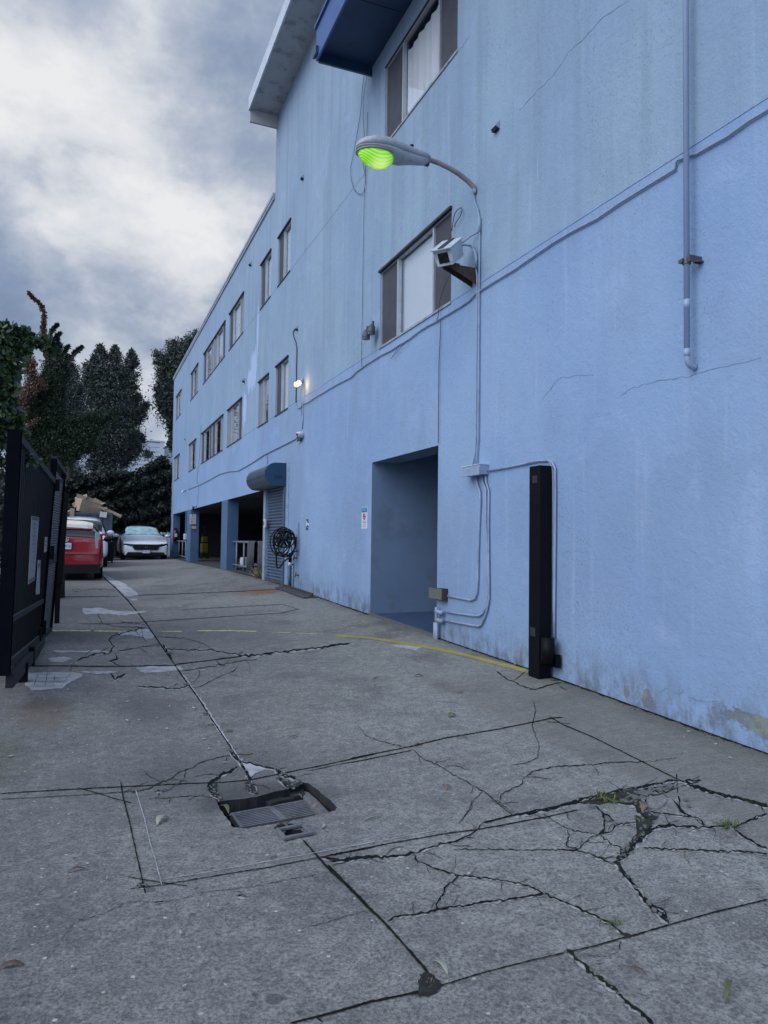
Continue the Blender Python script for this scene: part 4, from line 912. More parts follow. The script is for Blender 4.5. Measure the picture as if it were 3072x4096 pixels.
# housing: outline in plan tapering to the arm, arched top
def housing(zoff,scale,top):
    rings=[]
    st_=[(2.235,.015,.035),(2.25,.06,.055),(2.30,.105,.085),(2.38,.135,.105),(2.46,.145,.115),(2.56,.14,.112),(2.66,.115,.10),(2.76,.085,.085),(2.86,.062,.072),(2.96,.045,.055)]
    for (x,hw,h) in st_:
        zc=4.865+(x-2.235)*.035+zoff; r=[]
        for j in range(17):
            a=math.pi*j/16; r.append(Vector((x,YL-hw*scale*math.cos(a),zc+(h*(abs(math.sin(a))**.55) if top else -h*.62*(abs(math.sin(a))**.8)))))
        rings.append(r)
    m_=MB(); m_.loft(rings); return m_
housing(.002,1.0,True).build('top_housing',M['lampgrey'],lp,smooth=True)
dd=[(2.235,.015,.006),(2.25,.057,.012),(2.30,.10,.02),(2.38,.13,.03),(2.46,.14,.036),(2.56,.135,.05),(2.62,.12,.075),(2.68,.10,.085),(2.76,.08,.07),(2.86,.058,.06),(2.955,.043,.05)]
rings=[]
for (x,hw,h) in dd:
    zc=4.862+(x-2.235)*.035; rings.append([Vector((x,YL-hw*math.cos(math.pi*j/16),zc-h*(math.sin(math.pi*j/16)**.7 if 0<j<16 else 0))) for j in range(17)])
MB().loft(rings).build('lower_door',M['lampgrey'],lp,smooth=True)
ring=MB(); pts=[Vector((2.425+.185*math.cos(a),YL+.128*math.sin(a),4.835+.006*math.cos(a))) for a in np.linspace(0,2*math.pi,33)]
ring.tube(pts,.011,8,cap=False); ring.build('lens_ring',M['armgrey'],lp,smooth=True)
m=bpy.data.materials.new('green_lens'); m.use_nodes=True; T=NT(m.node_tree); b=T.n['Principled BSDF']; o_=T.add('ShaderNodeTexCoord').outputs['Object']
wv=T.add('ShaderNodeTexWave',wave_type='RINGS',rings_direction='X'); T.put(wv.inputs['Vector'],T.mp(o_,(1,1,1),(1.0,0,.0))); wv.inputs['Scale'].default_value=14; wv.inputs['Distortion'].default_value=1.5
g=T.noise(o_,7,3,.6); sx_=T.xyz(o_)
hot=T.rng(T.vm('DISTANCE',o_,(-1.05,-.03,.0)),.13,.03)
emc=T.mix(T.m('MULTIPLY',wv.outputs['Fac'],.9),(.34,.80,.05),(.10,.36,.01)); emc=T.mix(T.m('MULTIPLY',hot,.8),emc,(.75,1.0,.30)); emc=T.mix(T.rng(g,.55,.75,0,.5),emc,(.45,.75,.10))
fc_=T.add('ShaderNodeLayerWeight'); emc=T.mix(T.rng(fc_.outputs['Facing'],.35,.85,0.,.95),emc,(.09,.17,.05)); T.put(b.inputs['Base Color'],(.2,.5,.05,1)); T.put(b.inputs['Emission Color'],emc); b.inputs['Emission Strength'].default_value=.66; b.inputs['Roughness'].default_value=.12; b.inputs['Coat Weight'].default_value=.6
T.put(b.inputs['Normal'],T.bump(wv.outputs['Fac'],.5,.006))
ln=MB(); rings=[]
for i in range(0,9):
    t=i/9*math.pi/2; rings.append([Vector((2.425+.178*math.cos(t)*math.cos(a)+.02*math.sin(t),YL+.122*math.cos(t)*math.sin(a),4.833-.135*math.sin(t))) for a in np.linspace(0,2*math.pi,25)[:-1]])
ln.loft(rings); ln.build('lens',m,lp,smooth=True)
MB().tube([(2.80,YL+.01,4.965),(2.80,YL+.01,5.01)],.018,10).build('photocell_stub',M['black'],lp)
MB().box(2.955,2.985,YL-.03,YL+.03,4.86,4.93).build('slip_fitter',M['armgrey'],lp,bevel=.006)
MB().box(2.94,2.975,YL-.02,YL+.02,4.835,4.86).build('latch',M['rust'],lp)
# feed pipes
p=[C6(*q) for q in((1222,690),(1205,720),(1215,790),(1240,860),(1255,930),(1258,1050),(1255,1300),(1252,1700),(1248,2212))]
p+=[C7(*q) for q in((982,0),(975,100),(972,195))]
tubething('lamp_feed_conduit','right hand conduit running from the street lamp down to the junction box','conduit',[wp(*q,.02) for q in p],[.0085]*5+[.009]*7,'conduit',8)
p=[C6(*q) for q in((1225,1370),(1235,1450),(1236,1700),(1232,2000),(1229,2212))]+[C7(*q) for q in((968,0),(963,110),(945,195))]
tubething('camera_feed_conduit','left hand conduit running beside the lamp conduit to the junction box','conduit',[wp(*q,.02) for q in p],.0085,'conduit',8)
p=[C6(*q) for q in((1075,1185),(1130,1165),(1180,1180),(1215,1230),(1228,1290),(1228,1370))]
tubething('flexible_conduit','flexible conduit arching from the back of the security camera to the wall','conduit',[PY(*C6(1075,1185),6.355),PY(*C6(1130,1170),6.355)]+[wp(*q,.03) for q in p[2:]],[.009,.010,.011,.014,.016,.014],'conduit',8)
tubething('flexible_conduit_upper','upper taped conduit from the security camera up to the lamp feed','conduit',[PY(*C6(1075,1175),6.355),PY(*C6(1120,1140),6.35),PY(*C6(1180,1090),6.35),wp(*C6(1240,1060),.03),wp(*C6(1245,1020),.03)],[.007,.008,.009,.011,.013],'cable',8)
o=MB().tube([wp(*C6(1255,1060),.02),wp(*C6(1255,930),.02)],.017,8).build('conduit_sleeve',M['conduit'],smooth=True); tag(o,'thick painted sleeve on the conduit halfway between the street lamp and the security camera','conduit')
# security camera on a wedge bracket
cmr=thing('security_camera','boxy white security camera on a rusty triangular wall bracket','security camera',Vector((XW,6.355,3.85)))
YC=6.36
T0=wp(*C6(1225,1390)); B0=wp(*C6(1215,1530)); tip=PY(*C6(940,1385),YC)
br=MB(); ty=YC
br.slab([Vector((XW,ty-.05,T0.z)),Vector((XW,ty+.05,T0.z)),Vector((tip.x,ty+.05,T0.z-.0)),Vector((tip.x,ty-.05,T0.z))],.006,(0,0,1))
for y in(ty-.05,ty+.046): br.slab([Vector((XW,y,T0.z)),Vector((tip.x,y,T0.z)),Vector((tip.x+.02,y,T0.z-.02)),Vector((XW,y,T0.z-.16))],.004,(0,1,0))
br.build('bracket',M['rust'],cmr)
MB().box(tip.x+.10,tip.x+.16,ty-.03,ty+.03,T0.z+.006,T0.z+.03).build('swivel',M['rust'],cmr)
# box body pointing down the driveway towards the viewer, tilted
fc=PY(1757,1045,YC)
ax=Vector((-.66,-.52,-.60)).normalized(); 
c0=PY(1735,1005,6.12)
sd_=ax.cross(Vector((0,0,1))).normalized(); up_=sd_.cross(ax).normalized()
Mx=Matrix((( sd_.x,ax.x,up_.x,0),(sd_.y,ax.y,up_.y,0),(sd_.z,ax.z,up_.z,0),(0,0,0,1)))
ctr=PY(1792,1010,6.34); Mx=Matrix.Translation(ctr)@Mx@Matrix.Diagonal((1.4,1.4,1.4,1))
ho=MB(); ho.slab([Mx@Vector(q) for q in((-.06,-.12,-.065),(.06,-.12,-.065),(.07,-.12,.045),(-.07,-.12,.045))],.30,ax); ho.build('housing',M['white'],cmr,bevel=.004)
MB().slab([Mx@Vector(q) for q in((-.078,-.13,.048),(.078,-.13,.048),(.078,.115,.048),(-.078,.115,.048))],.014,up_).build('sunshade',M['white'],cmr,bevel=.003)
MB().slab([Mx@Vector(q) for q in((-.02,-.13,.060),(.02,-.13,.060),(.02,.115,.060),(-.02,.115,.060))],.004,up_).build('shade_groove',M['darkframe'],cmr)
MB().slab([Mx@Vector(q) for q in((-.038,.095,-.045),(.038,.095,-.045),(.038,.095,.025),(-.038,.095,.025))],.003,ax).build('lens_window',M['carglass'],cmr)
# twin unlit floodlights
fl=thing('floodlight','pair of dark bell shaped floodlights left of the middle window','floodlight',wp(1490,1335))
c=wp(1487,1322)
MB().tube([(XW,c.y,c.z),(XW-.04,c.y,c.z)],.04,12).build('base',M['steel'],fl)
M['lampdk']=mat('floodlight_grey',(.06,.075,.095),.5,var=.2,vs=15)
for Q0 in (PX(1489,1318,3.42),PX(1468,1338,3.37)):
    q=Q0; MB().tube([q+Vector((.01,0,.11)),q+Vector((.005,0,.06)),q+Vector((0,0,.05)),q+Vector((-.01,0,0)),q+Vector((-.015,0,-.04)),q+Vector((-.018,0,-.055))],[.018,.02,.04,.05,.056,.057],14).build('lamp_holder',M['lampdk'],fl,smooth=True)
    MB().ell(q+Vector((-.018,0,-.057)),.05,.05,.02).build('bulb',M['screen2'],fl,smooth=True)
    MB().tube([(XW-.03,c.y,c.z),q+Vector((0,0,.03))],.012,6).build('knuckle',M['steel'],fl)
# twin lit bulbs
lb=thing('lit_bulb_lamp','pair of glowing yellow bulbs on a grey wall box','wall lamp',wp(1210,1522))
c=wp(*C9(655,1095)); MB().tube([(XW,c.y,c.z),(XW-.05,c.y,c.z)],.045,12).build('wall_box',M['conduit'],lb,smooth=True)
bm_=bpy.data.materials.new('lit_bulb'); bm_.use_nodes=True; bb=bm_.node_tree.nodes['Principled BSDF']; bb.inputs['Base Color'].default_value=(1,.8,.4,1); bb.inputs['Emission Color'].default_value=(1.,.74,.22,1); bb.inputs['Emission Strength'].default_value=1.3
for k,q in enumerate((C9(545,1158),C9(584,1133))):
    Q=PX(*q,XW-(.16 if k==0 else .13)); MB().ell(Q,.045,.045,.045).build('bulb',bm_,lb,smooth=True); MB().tube([(XW-.04,c.y,c.z),Q.lerp(Vector((XW-.04,c.y,c.z)),.35)],[.015,.028],10).build('socket',M['conduit'],lb,smooth=True)
pl=bpy.data.lights.new('bulb_light','POINT'); pl.energy=2.0; pl.color=(1,.55,.22); pl.shadow_soft_size=.05; po=bpy.data.objects.new('bulb_light',pl); col.objects.link(po); po.parent=lb; po.location=PX(*C9(600,1155),XW-.13)-wpos(lb)
# white bullet camera
bc=thing('bullet_camera','small white bullet camera with a tangle of wires below the glowing bulbs','security camera',wp(*C9(650,1960)))
c=wp(*C9(660,1965)); MB().tube([c,c+Vector((-.06,.0,0)),c+Vector((-.10,-.03,-.005)),c+Vector((-.13,-.05,-.01))],[.055,.055,.045,.035],14).build('body',M['white'],bc,smooth=True); MB().tube([c+Vector((-.129,-.05,-.01)),c+Vector((-.136,-.055,-.011))],.022,12).build('lens',M['carglass'],bc)
for k in range(4): 
    P=[c+Vector((-.04-.02*math.sin(a*1.3+k),.10+.05*k+.05*math.cos(a),-.04+.06*math.sin(a))) for a in np.linspace(0,6.3,12)]; MB().tube(P,.005,4).build('wire_loop',M['wire'],bc)
MB().box(XW-.05,XW-.001,c.y+.05,c.y+.2,c.z-.09,c.z+.01).build('junction',M['lampdk'],bc)
# small lamps over the garage
for (q,nm,lab) in ((C3(240,158),'wall_light','small bare white bulb fitting at the end of the lower cable'),(C3(352,318),'wall_light','small grey lamp on the wall edge above the second garage opening')):
    c=wp(*q); t=thing(nm,lab,'wall lamp',c); MB().tube([c,c+Vector((-.08,0,0))],.045,10).build('base',M['conduit'],t,smooth=True); MB().ell(c+Vector((-.12,.03,-.05)),.045,.05,.055).build('bulb',M['white'] if q[1]<2000 else M['lampdk'],t,smooth=True)
# junction box + conduits
jb=thing('junction_box','grey metal junction box with conduits on the wall between the doorway and the black post','electrical box',wp(1925,1888))
a=wp(1881,1900,.1); b=wp(1940,1870,.1)
y1=wp(1885,1890,0).y; y0=wp(1955,1880,0).y; zt=wp(1940,1862).z; zb=wp(1940,1900).z
MB().box(XW-.10,XW-.001,y0,y1,zb,zt).build('box',M['conduit'],jb,bevel=.004); MB().box(XW-.108,XW-.1,y0-.006,y1+.006,zb-.006,zt-.02).build('cover',M['conduit'],jb,bevel=.002)
MB().box(XW-.105,XW-.0,y0-.004,y1+.004,zt,zt+.008).build('lid',M['white'],jb)
def cond(label,pts,r=.0105,off=.018): return tubething('conduit',label,'conduit',[wp(*C7(*q),off) for q in pts],r,'conduit',8)
cond('leftmost conduit under the junction box bending to the small grey outlet box',[(972,270),(972,310),(995,380),(998,450),(990,600),(983,800),(980,1000),(975,1080),(960,1125),(930,1137),(860,1123),(770,1107)])
cond('middle conduit under the junction box curving to the upper pipe tee',[(1012,268),(1015,310),(1035,360),(1037,500),(1042,700),(1048,900),(1048,1100),(1040,1180),(1020,1225),(990,1245),(960,1245),(860,1232),(755,1217)])
cond('rightmost conduit under the junction box curving to the lower pipe tee',[(1035,268),(1037,310),(1056,370),(1054,600),(1056,900),(1058,1120),(1045,1200),(1025,1260),(1005,1305),(985,1318),(940,1312),(850,1295),(750,1277)])
cond('conduit from the junction box over the top of the black gate post',[(1050,232),(1180,210),(1290,187),(1380,165),(1470,160),(1500,175),(1520,215),(1522,400),(1520,700),(1517,1000),(1515,1200),(1515,1400)],.009)
cond('second thin conduit hugging the right side of the black gate post',[(1300,190),(1400,168),(1470,165),(1490,185),(1505,225),(1508,500),(1508,900),(1508,1200),(1512,1390)],.007,.014)
ob=thing('outlet_box','small rusty grey outlet box at the corner of the recessed doorway','electrical box',wp(1757,2385))
y1=7.13; y0=wp(*C7(773,1090)).y; z1=wp(*C7(740,1052)).z; z0=wp(*C7(740,1135)).z
MB().box(XW-.07,XW-.001,y0,y0+.13,z0,z1).build('box',M['rust'],ob); MB().box(XW-.078,XW-.07,y0-.0,y1+.05,z0+.01,z1-.005).build('cover',mat('outlet_cover',(.13,.14,.13),.6,var=.15),ob)
tee=thing('pipe_tees','stack of pale blue pipe fittings rising from the pavement at the doorway corner','pipe',wp(1760,2550))
for (u,v_) in ((710,1385),(722,1400)):
    q=wp(*C7(u,v_)); 
    MB().tube([(XW-.05,q.y,q.z-.1),(XW-.05,q.y,wp(*C7(u,1290)).z)],.018,10).build('riser',M['conduit'],tee,smooth=True)
for z_,nm in ((1215,'upper_elbow'),(1272,'lower_elbow')):
    q=wp(*C7(715,z_)); q2=wp(*C7(760,z_+5)); MB().tube([(XW-.045,q.y-.0,q.z),(XW-.045,q2.y,q.z)],.023,10).build('tee_fitting',M['conduit'],tee,smooth=True)
q=wp(*C7(718,1250)); MB().tube([(XW-.045,q.y,q.z-.08),(XW-.045,q.y,q.z+.1)],.018,10).build('nipple',M['conduit'],tee,smooth=True)
# black gate post
gp=thing('gate_post','tall square black steel post against the blue wall','post',Vector((XW-.1,5.22,.08)))
zt=PX(2117,1867,3.26).z
ztop=2.0
pz=gz(3.3,5.2)
P1=G(2113,2703); P2=G(2158,2718)
px0=P1.x; py1=P1.y; py0=P2.y-.0
ztop=PX(2117,1867,px0).z
MB().box(px0,XW-.03,P2.y,P1.y,pz-.05,ztop).build('column',M['black'],gp,bevel=.004)
MB().box(px0-.004,px0+.0,P2.y+.03,P1.y-.05,ztop-.14,ztop-.08).build('latch_keeper',M['gaterail'],gp); MB().box(px0-.004,px0+.0,P2.y+.05,P1.y-.03,pz+.33,pz+.40).build('latch_keeper',M['gaterail'],gp)
q=wp(2192,2590); yb=P2.y
MB().tube([(XW-.10,yb-.06,q.z+.10),(XW-.10,yb-.06,q.z-.10)],[.052,.056],14).build('photo_sensor',M['black'],gp,smooth=True)
MB().box(XW-.06,XW-.02,yb-.12,yb-.003,q.z-.13,q.z-.03).build('sensor_bracket',M['black'],gp)
# signs
def wallsign(name,label,q4,cat='sign'):
    P=[wp(*q,.006) for q in q4]; y0=min(p.y for p in P); y1=max(p.y for p in P); z0=(P[2].z+P[3].z)/2; z1=(P[0].z+P[1].z)/2
    t=thing(name,label,cat,Vector((XW,(y0+y1)/2,z0))); return t,y0,y1,z0,z1
def wallM(y,z,off): # text plane facing -X ; text x axis -> -Y
    return Matrix(((0,0,-1,XW-off),(-1,0,0,y),(0,1,0,z),(0,0,0,1)))
def sbox(t,nm,y0,y1,z0,z1,off,mt,bev=0): return MB().box(XW-off-.003,XW-off,y0,y1,z0,z1).build(nm,M[mt],t)
t,y0,y1,z0,z1=wallsign('no_smoking_sign','white notice sign with a blue header and no smoking symbol left of the recessed doorway',[C7(168,485),C7(206,485),C7(205,637),C7(166,637)])
hh=z1-z0; ww=y1-y0; yc=(y0+y1)/2
sbox(t,'panel',y0,y1,z0,z1,.0,'signw'); sbox(t,'header',y0+.012,y1-.012,z1-.24*hh,z1-.025*hh,.0035,'inkblue')
text('NOTICE','header_text',.15*hh*1.0,wallM(yc,z1-.13*hh,.008)@Matrix.Scale(.9,4),M['signw'],t)
rg=MB(); rg.tube([Vector((XW-.006,yc+.13*hh*math.cos(a),z0+.56*hh+.13*hh*math.sin(a))) for a in np.linspace(0,6.2832,25)],.006,6,cap=False); rg.tube([Vector((XW-.006,yc+.10*hh,z0+.65*hh)),Vector((XW-.006,yc-.10*hh,z0+.47*hh))],.005,6); rg.build('prohibition_ring',M['inkred'],t)
MB().box(XW-.006,XW-.0035,yc-.09*hh,yc+.09*hh,z0+.55*hh,z0+.575*hh).build('cigarette',M['ink'],t)
text('NO SMOKING','text_line',.085*hh,wallM(yc,z0+.30*hh,.005),M['ink'],t); 
for k,s_ in enumerate(('WITHIN 25 FEET','OF THIS BUILDING')): text(s_,'text_line',.055*hh,wallM(yc,z0+(.20-.09*k)*hh,.005),M['ink'],t)
t,y0,y1,z0,z1=wallsign('service_sign','small dark teal sign with a white figure between hose reel and doorway',[CH(1404,752),CH(1436,752),CH(1434,896),CH(1402,896)])
hh=z1-z0; yc=(y0+y1)/2; sbox(t,'panel',y0,y1,z0,z1,0,'teal')
rg=MB(); rg.tube([Vector((XW-.006,yc+.13*hh*math.cos(a),z0+.52*hh+.15*hh*math.sin(a))) for a in np.linspace(2.6,7.8,18)],.009,6); rg.tube([Vector((XW-.006,yc+.02,z0+.86*hh)),Vector((XW-.006,yc+.02,z0+.84*hh))],.018,8); rg.tube([Vector((XW-.006,yc+.02,z0+.80*hh)),Vector((XW-.006,yc,z0+.58*hh)),Vector((XW-.006,yc-.08,z0+.56*hh)),Vector((XW-.006,yc-.11,z0+.40*hh))],.010,6); rg.build('figure',M['signw'],t)
MB().box(XW-.005,XW-.0032,yc-.28*hh,yc+.28*hh,z0+.22*hh,z0+.25*hh).build('text_line',M['signw'],t)
# hose reel, hose, bollard, taps
cY=PX(*CH(1100,1060),XW-.25)
hr=thing('hose_reel','black spoked hose reel on the wall wrapped in loops of hose beside the roller shutter','hose reel',Vector((XW,cY.y,cY.z)))
YH=cY.y-.0; XH=XW-.24; rr=.40
def circ(cx,cz,r_,y,n=28,ry=1.0,ph=0): return [Vector((cx+r_*math.cos(a+ph),y,cz+r_*ry*math.sin(a+ph))) for a in np.linspace(0,2*math.pi,n)]
XH=PY(*CH(1115,1005),12.75).x; YH=12.75; ZH=PY(*CH(1115,1005),12.75).z
for y in (YH-.12,YH+.12): 
    MB().tube(circ(XH,ZH,.165,y),.010,6,cap=False).build('rim',M['rubber'],hr,smooth=True)
    for k in range(6):
        a=k*math.pi/3; MB().slab([Vector((XH+.05*math.cos(a+s),y,ZH+.05*math.sin(a+s))) for s in(-.5,.5)]+[Vector((XH+.16*math.cos(a+s),y,ZH+.16*math.sin(a+s))) for s in(.12,-.12)],.006,(0,1,0)).build('spoke',M['rubber'],hr)
MB().tube([(XH,YH-.14,ZH),(XH,YH+.14,ZH)],.05,12).build('drum',M['rubber'],hr,smooth=True)
MB().box(XH,XW,YH-.02,YH+.02,ZH-.03,ZH+.03).build('wall_arm',M['rust'],hr); MB().box(XW-.03,XW-.001,YH-.06,YH+.06,ZH-.2,ZH+.28).build('back_plate',M['conduit'],hr)
hs=[]; th=0
path=[]
for k in range(190):
    a=k*.22; lp_=a/(2*math.pi); R_=.155+.04*math.sin(lp_*2.1)+.012*math.sin(a*1.7)
    path.append(Vector((XH-.02+.05*math.sin(lp_*1.3)+R_*math.cos(a),YH+.07*math.sin(lp_*2.9),ZH-.10+.06*math.sin(lp_*1.9+1)+R_*1.3*math.sin(a))))
o=MB().tube(path,.0105,6).build('garden_hose',M['rubber'],smooth=True); tag(o,'tangled black garden hose looped over the spoked reel and drooping below it','hose')
dr=[PY(*CH(*q),12.7) for q in((1010,1130),(1012,1250),(1018,1370),(1035,1405),(1075,1375),(1110,1320),(1150,1285),(1200,1265),(1245,1180))]
o=MB().tube(dr,.015,6).build('hose_tail',M['rubber'],smooth=True); tag(o,'loose end of black hose hanging in a low loop from the reel','hose')
bo=thing('bollard','dark blue bollard with a black top and white band below the hose reel','bollard',G(*CH(1188,1680)))
b0=G(*CH(1190,1682)); x_,y_=b0.x,b0.y
def zz(v_): return PY(*CH(1195,v_),y_).z
rb=.031
MB().tube([(x_,y_,b0.z-.05),(x_,y_,zz(1372))],rb,14).build('base',M['teal'],bo,smooth=True); MB().tube([(x_,y_,zz(1372)),(x_,y_,zz(1325))],rb+.001,14).build('band',M['signw'],bo,smooth=True); MB().tube([(x_,y_,zz(1325)),(x_,y_,zz(1205)),(x_,y_,zz(1198))],[rb,rb,rb*.6],14).build('top',M['black'],bo,smooth=True)
tp=thing('pipe_taps','row of small rusty wall taps right of the hose reel','tap',wp(*CH(1290,1180)))
for (u,v_) in ((1285,1070),(1290,1180),(1288,1268),(1312,1495),(1245,1355)):
    q=wp(*CH(u,v_)); MB().tube([q,q+Vector((-.06,.02,0)),q+Vector((-.07,.02,-.04))],.014,6).build('tap',M['steel'],tp); MB().tube([q+Vector((-.05,.02,.0)),q+Vector((-.05,.02,.05))],.008,6).build('handle',M['rust'],tp)
q=wp(*CH(1270,1010)); q2=wp(*CH(1285,1130)); MB().tube([(XW-.03,q.y,q.z),(XW-.03,q2.y,q2.z)],.014,6).build('supply_pipe',M['rust'],tp)
# gate track angle
a=G(*CH(1212,1655)); b=G(*CH(1600,1790)); a.x=b.x=XW-.14
gt=thing('gate_track','rusty steel angle track bolted along the foot of the wall','gate track',(a+b)/2)
def trk(xo0,xo1,z0,z1,nm,mt): MB().slab([Vector((XW-xo0,a.y,gz(3.4,a.y)+z0)),Vector((XW-xo1,a.y,gz(3.4,a.y)+z0)),Vector((XW-xo1,b.y,gz(3.4,b.y)+z0)),Vector((XW-xo0,b.y,gz(3.4,b.y)+z0))],z1-z0,(0,0,1)).build(nm,M[mt],gt)
trk(.26,.03,.004,.016,'foot_plate','steel'); trk(.12,.10,.016,.075,'upright_flange','rust'); trk(.18,.16,.016,.045,'rail','steel')
# ---- garage contents ----
def railing(label,y0,y1,xr,zt_,zb_,posts):
    t=thing('railing',label,'railing',Vector((xr,(y0+y1)/2,.37)),group='pipe railings in the garage openings')
    MB().tube([(xr,y0,zt_),(xr,y1,zt_)],.028,8).build('top_rail',M['rail'],t,smooth=True); MB().tube([(xr,y0,zb_),(xr,y1,zb_)],.022,8).build('bottom_rail',M['rail'],t,smooth=True)
    for y in posts: MB().tube([(xr,y,.33),(xr,y,zt_)],.024,8).build('post',M['rail'],t,smooth=True)
XR=XW+.18
ra=PX(*CH(415,1050),XR); rb_=PX(*CH(860,1055),XR); rl=PX(*CH(400,1345),XR)
railing('pipe railing in the nearest garage opening with carpets hung over it',15.4,ra.y+.0,XR,ra.z,rl.z,[PX(*CH(482,1440),XR).y,PX(*CH(580,1465),XR).y,PX(*CH(685,1480),XR).y])
ya=PX(*C3(130,675),XR).y; railing('short pipe railing in the farthest garage opening',28.7,min(ya,33.2),XR,PX(*C3(180,675),XR).z,PX(*C3(180,825),XR).z,[29.2,30.2,31.2,32.4])
def cloth(label,ya,yb,x,zt,zbf,zbb,mt='carpet'):
    m_=MB(); n=14
    prof=[(x-.05,zbf),(x-.055,(zbf+zt)/2),(x-.05,zt-.03),(x-.02,zt+.035),(x+.02,zt+.035),(x+.05,zt-.03),(x+.06,(zbb+zt)/2),(x+.055,zbb)]
    rings=[]
    for i in range(n+1):
        y=ya+(yb-ya)*i/n; w_=.018*math.sin(i*1.6)+.01*math.sin(i*.6); rings.append([(px_+w_*(zt+.04-pz_)*1.2*(-1 if px_<x else 1),y+.02*math.sin(pz_*5),pz_) for px_,pz_ in prof])
    for r0,r1 in zip(rings,rings[1:]):
        for j in range(len(prof)-1): m_.quad(r0[j],r1[j],r1[j+1],r0[j+1])
    o=m_.build('carpet',M[mt],smooth=True,weld=True); md=o.modifiers.new('s','SOLIDIFY'); md.thickness=.014
    tag(o,label,'carpet',group='grey carpets hung over the railing')
yq=lambda u:PX(*CH(u,1100),XR).y
zt=ra.z
cloth('broad grey carpet with a short front flap over the garage railing, farthest from the shutter',yq(735),yq(655),XR,zt,PX(*CH(700,1430),XR).z,zt-.5)
cloth('narrow folded grey carpet overlapping the broad one on the garage railing',yq(780),yq(725),XR-.06,zt,PX(*CH(750,1355),XR).z,zt-.3)
cloth('long grey carpet reaching the ground beside the roller shutter guide',15.45,yq(795),XR,zt,.45,zt-.4)
# parked car seen dimly inside the garage
# ================= vehicles =================
def ringpts(st):
    y,w,wr,zb,zt=st; zbl=min(.93 if zt>1.0 else zt-.06,zt-.04); h=zbl-zb
    if zt<1.02: wr=w*.86
    half=[(0,zb),(.86*w,zb),(.985*w,zb+.16*h),(w,zb+.5*h),(.975*w,zbl),(.5*(w*.97+wr)+.02,(zbl+zt)/2+.01),(wr,zt-.035),(wr*.6,zt-.004),(0,zt+.006)]
    return y,half
class Car:
    def __init__(s,st): s.st=[ringpts(q) for q in st]; s.ys=[q[0] for q in s.st]
    def S(s,y,t,off=0,side=1):  # t along half profile 0..8
        ys=s.ys; k=0
        while k<len(ys)-2 and y>ys[k+1]: k+=1
        u=(y-ys[k])/(ys[k+1]-ys[k]); i=min(int(t),7); f=t-i
        def P(h): return (h[i][0]+(h[i+1][0]-h[i][0])*f,h[i][1]+(h[i+1][1]-h[i][1])*f)
        a,b=P(s.st[k][1]),P(s.st[k+1][1]); x=a[0]+(b[0]-a[0])*u; z=a[1]+(b[1]-a[1])*u
        return Vector((side*x,y,z))
    def body(s):
        m=MB(); rings=[]
        for y,h in s.st:
            rings.append([Vector((x,y,z)) for x,z in h]+[Vector((-x,y,z)) for x,z in h[-2:0:-1]])
        m.loft(rings); return m
    def panel(s,y0,y1,t0,t1,off,ny=8,nt=5,sides=(1,-1),edge=None):
        m=MB()
        for sd in sides:
            G_=[]
            for i in range(ny+1):
                r=[]
                for j in range(nt+1):
                    y=y0+(y1-y0)*i/ny; t=t0+(t1-t0)*j/nt; e=.01
                    p=s.S(y,t,0,sd); a=s.S(min(y+e,s.ys[-1]),t,0,sd)-s.S(max(y-e,s.ys[0]),t,0,sd); b=s.S(y,min(t+.05,8),0,sd)-s.S(y,max(t-.05,0),0,sd)
                    n=a.cross(b); n=n.normalized() if n.length>1e-9 else Vector((0,0,1)); c=Vector((0,2.2,.7))
                    if n.dot(p-c)<0: n=-n
                    r.append(p+n*off)
                G_.append(r)
            for i in range(ny):
                for j in range(nt): m.quad(G_[i][j],G_[i+1][j],G_[i+1][j+1],G_[i][j+1])
        return m
def wheels(t,yy,w,r,facing=1):
    for y in yy:
        for sd in(1,-1):
            wh=sub('wheel',t,(sd*(w-.11),y,r))
            MB().tube([(-.10*sd,0,0),(-.085*sd,0,0),(.085*sd,0,0),(.10*sd,0,0)],[r*.93,r,r,r*.93],20).build('tyre',M['rubber'],wh,smooth=False,local=True)
            MB().tube([(.09*sd,0,0),(.103*sd,0,0)],r*.62,16).build('rim',M['chrome'],wh,local=True)
def place(t,loc,rz): t.location=loc; t.rotation_euler=(0,0,rz)
def LB(m,name,mt,t,**k): return m.build(name,mt if not isinstance(mt,str) else M[mt],t,local=True,**k)
def ltext(s,name,size,M_,mt,t):
    cu=bpy.data.curves.new('t','FONT'); cu.body=s; cu.size=size; cu.align_x='CENTER'; cu.align_y='CENTER'; cu.resolution_u=2
    q=bpy.data.objects.new('t',cu); col.objects.link(q); bpy.context.view_layer.update(); me=bpy.data.meshes.new_from_object(q); bpy.data.objects.remove(q)
    me.transform(M_); me.materials.clear(); me.materials.append(mt); o=bpy.data.objects.new(name,me); col.objects.link(o); o.parent=t; return o
def rearM(x,y,z): return Matrix(((1,0,0,x),(0,0,1,y),(0,1,0,z),(0,0,0,1)))  # text reads from -Y side
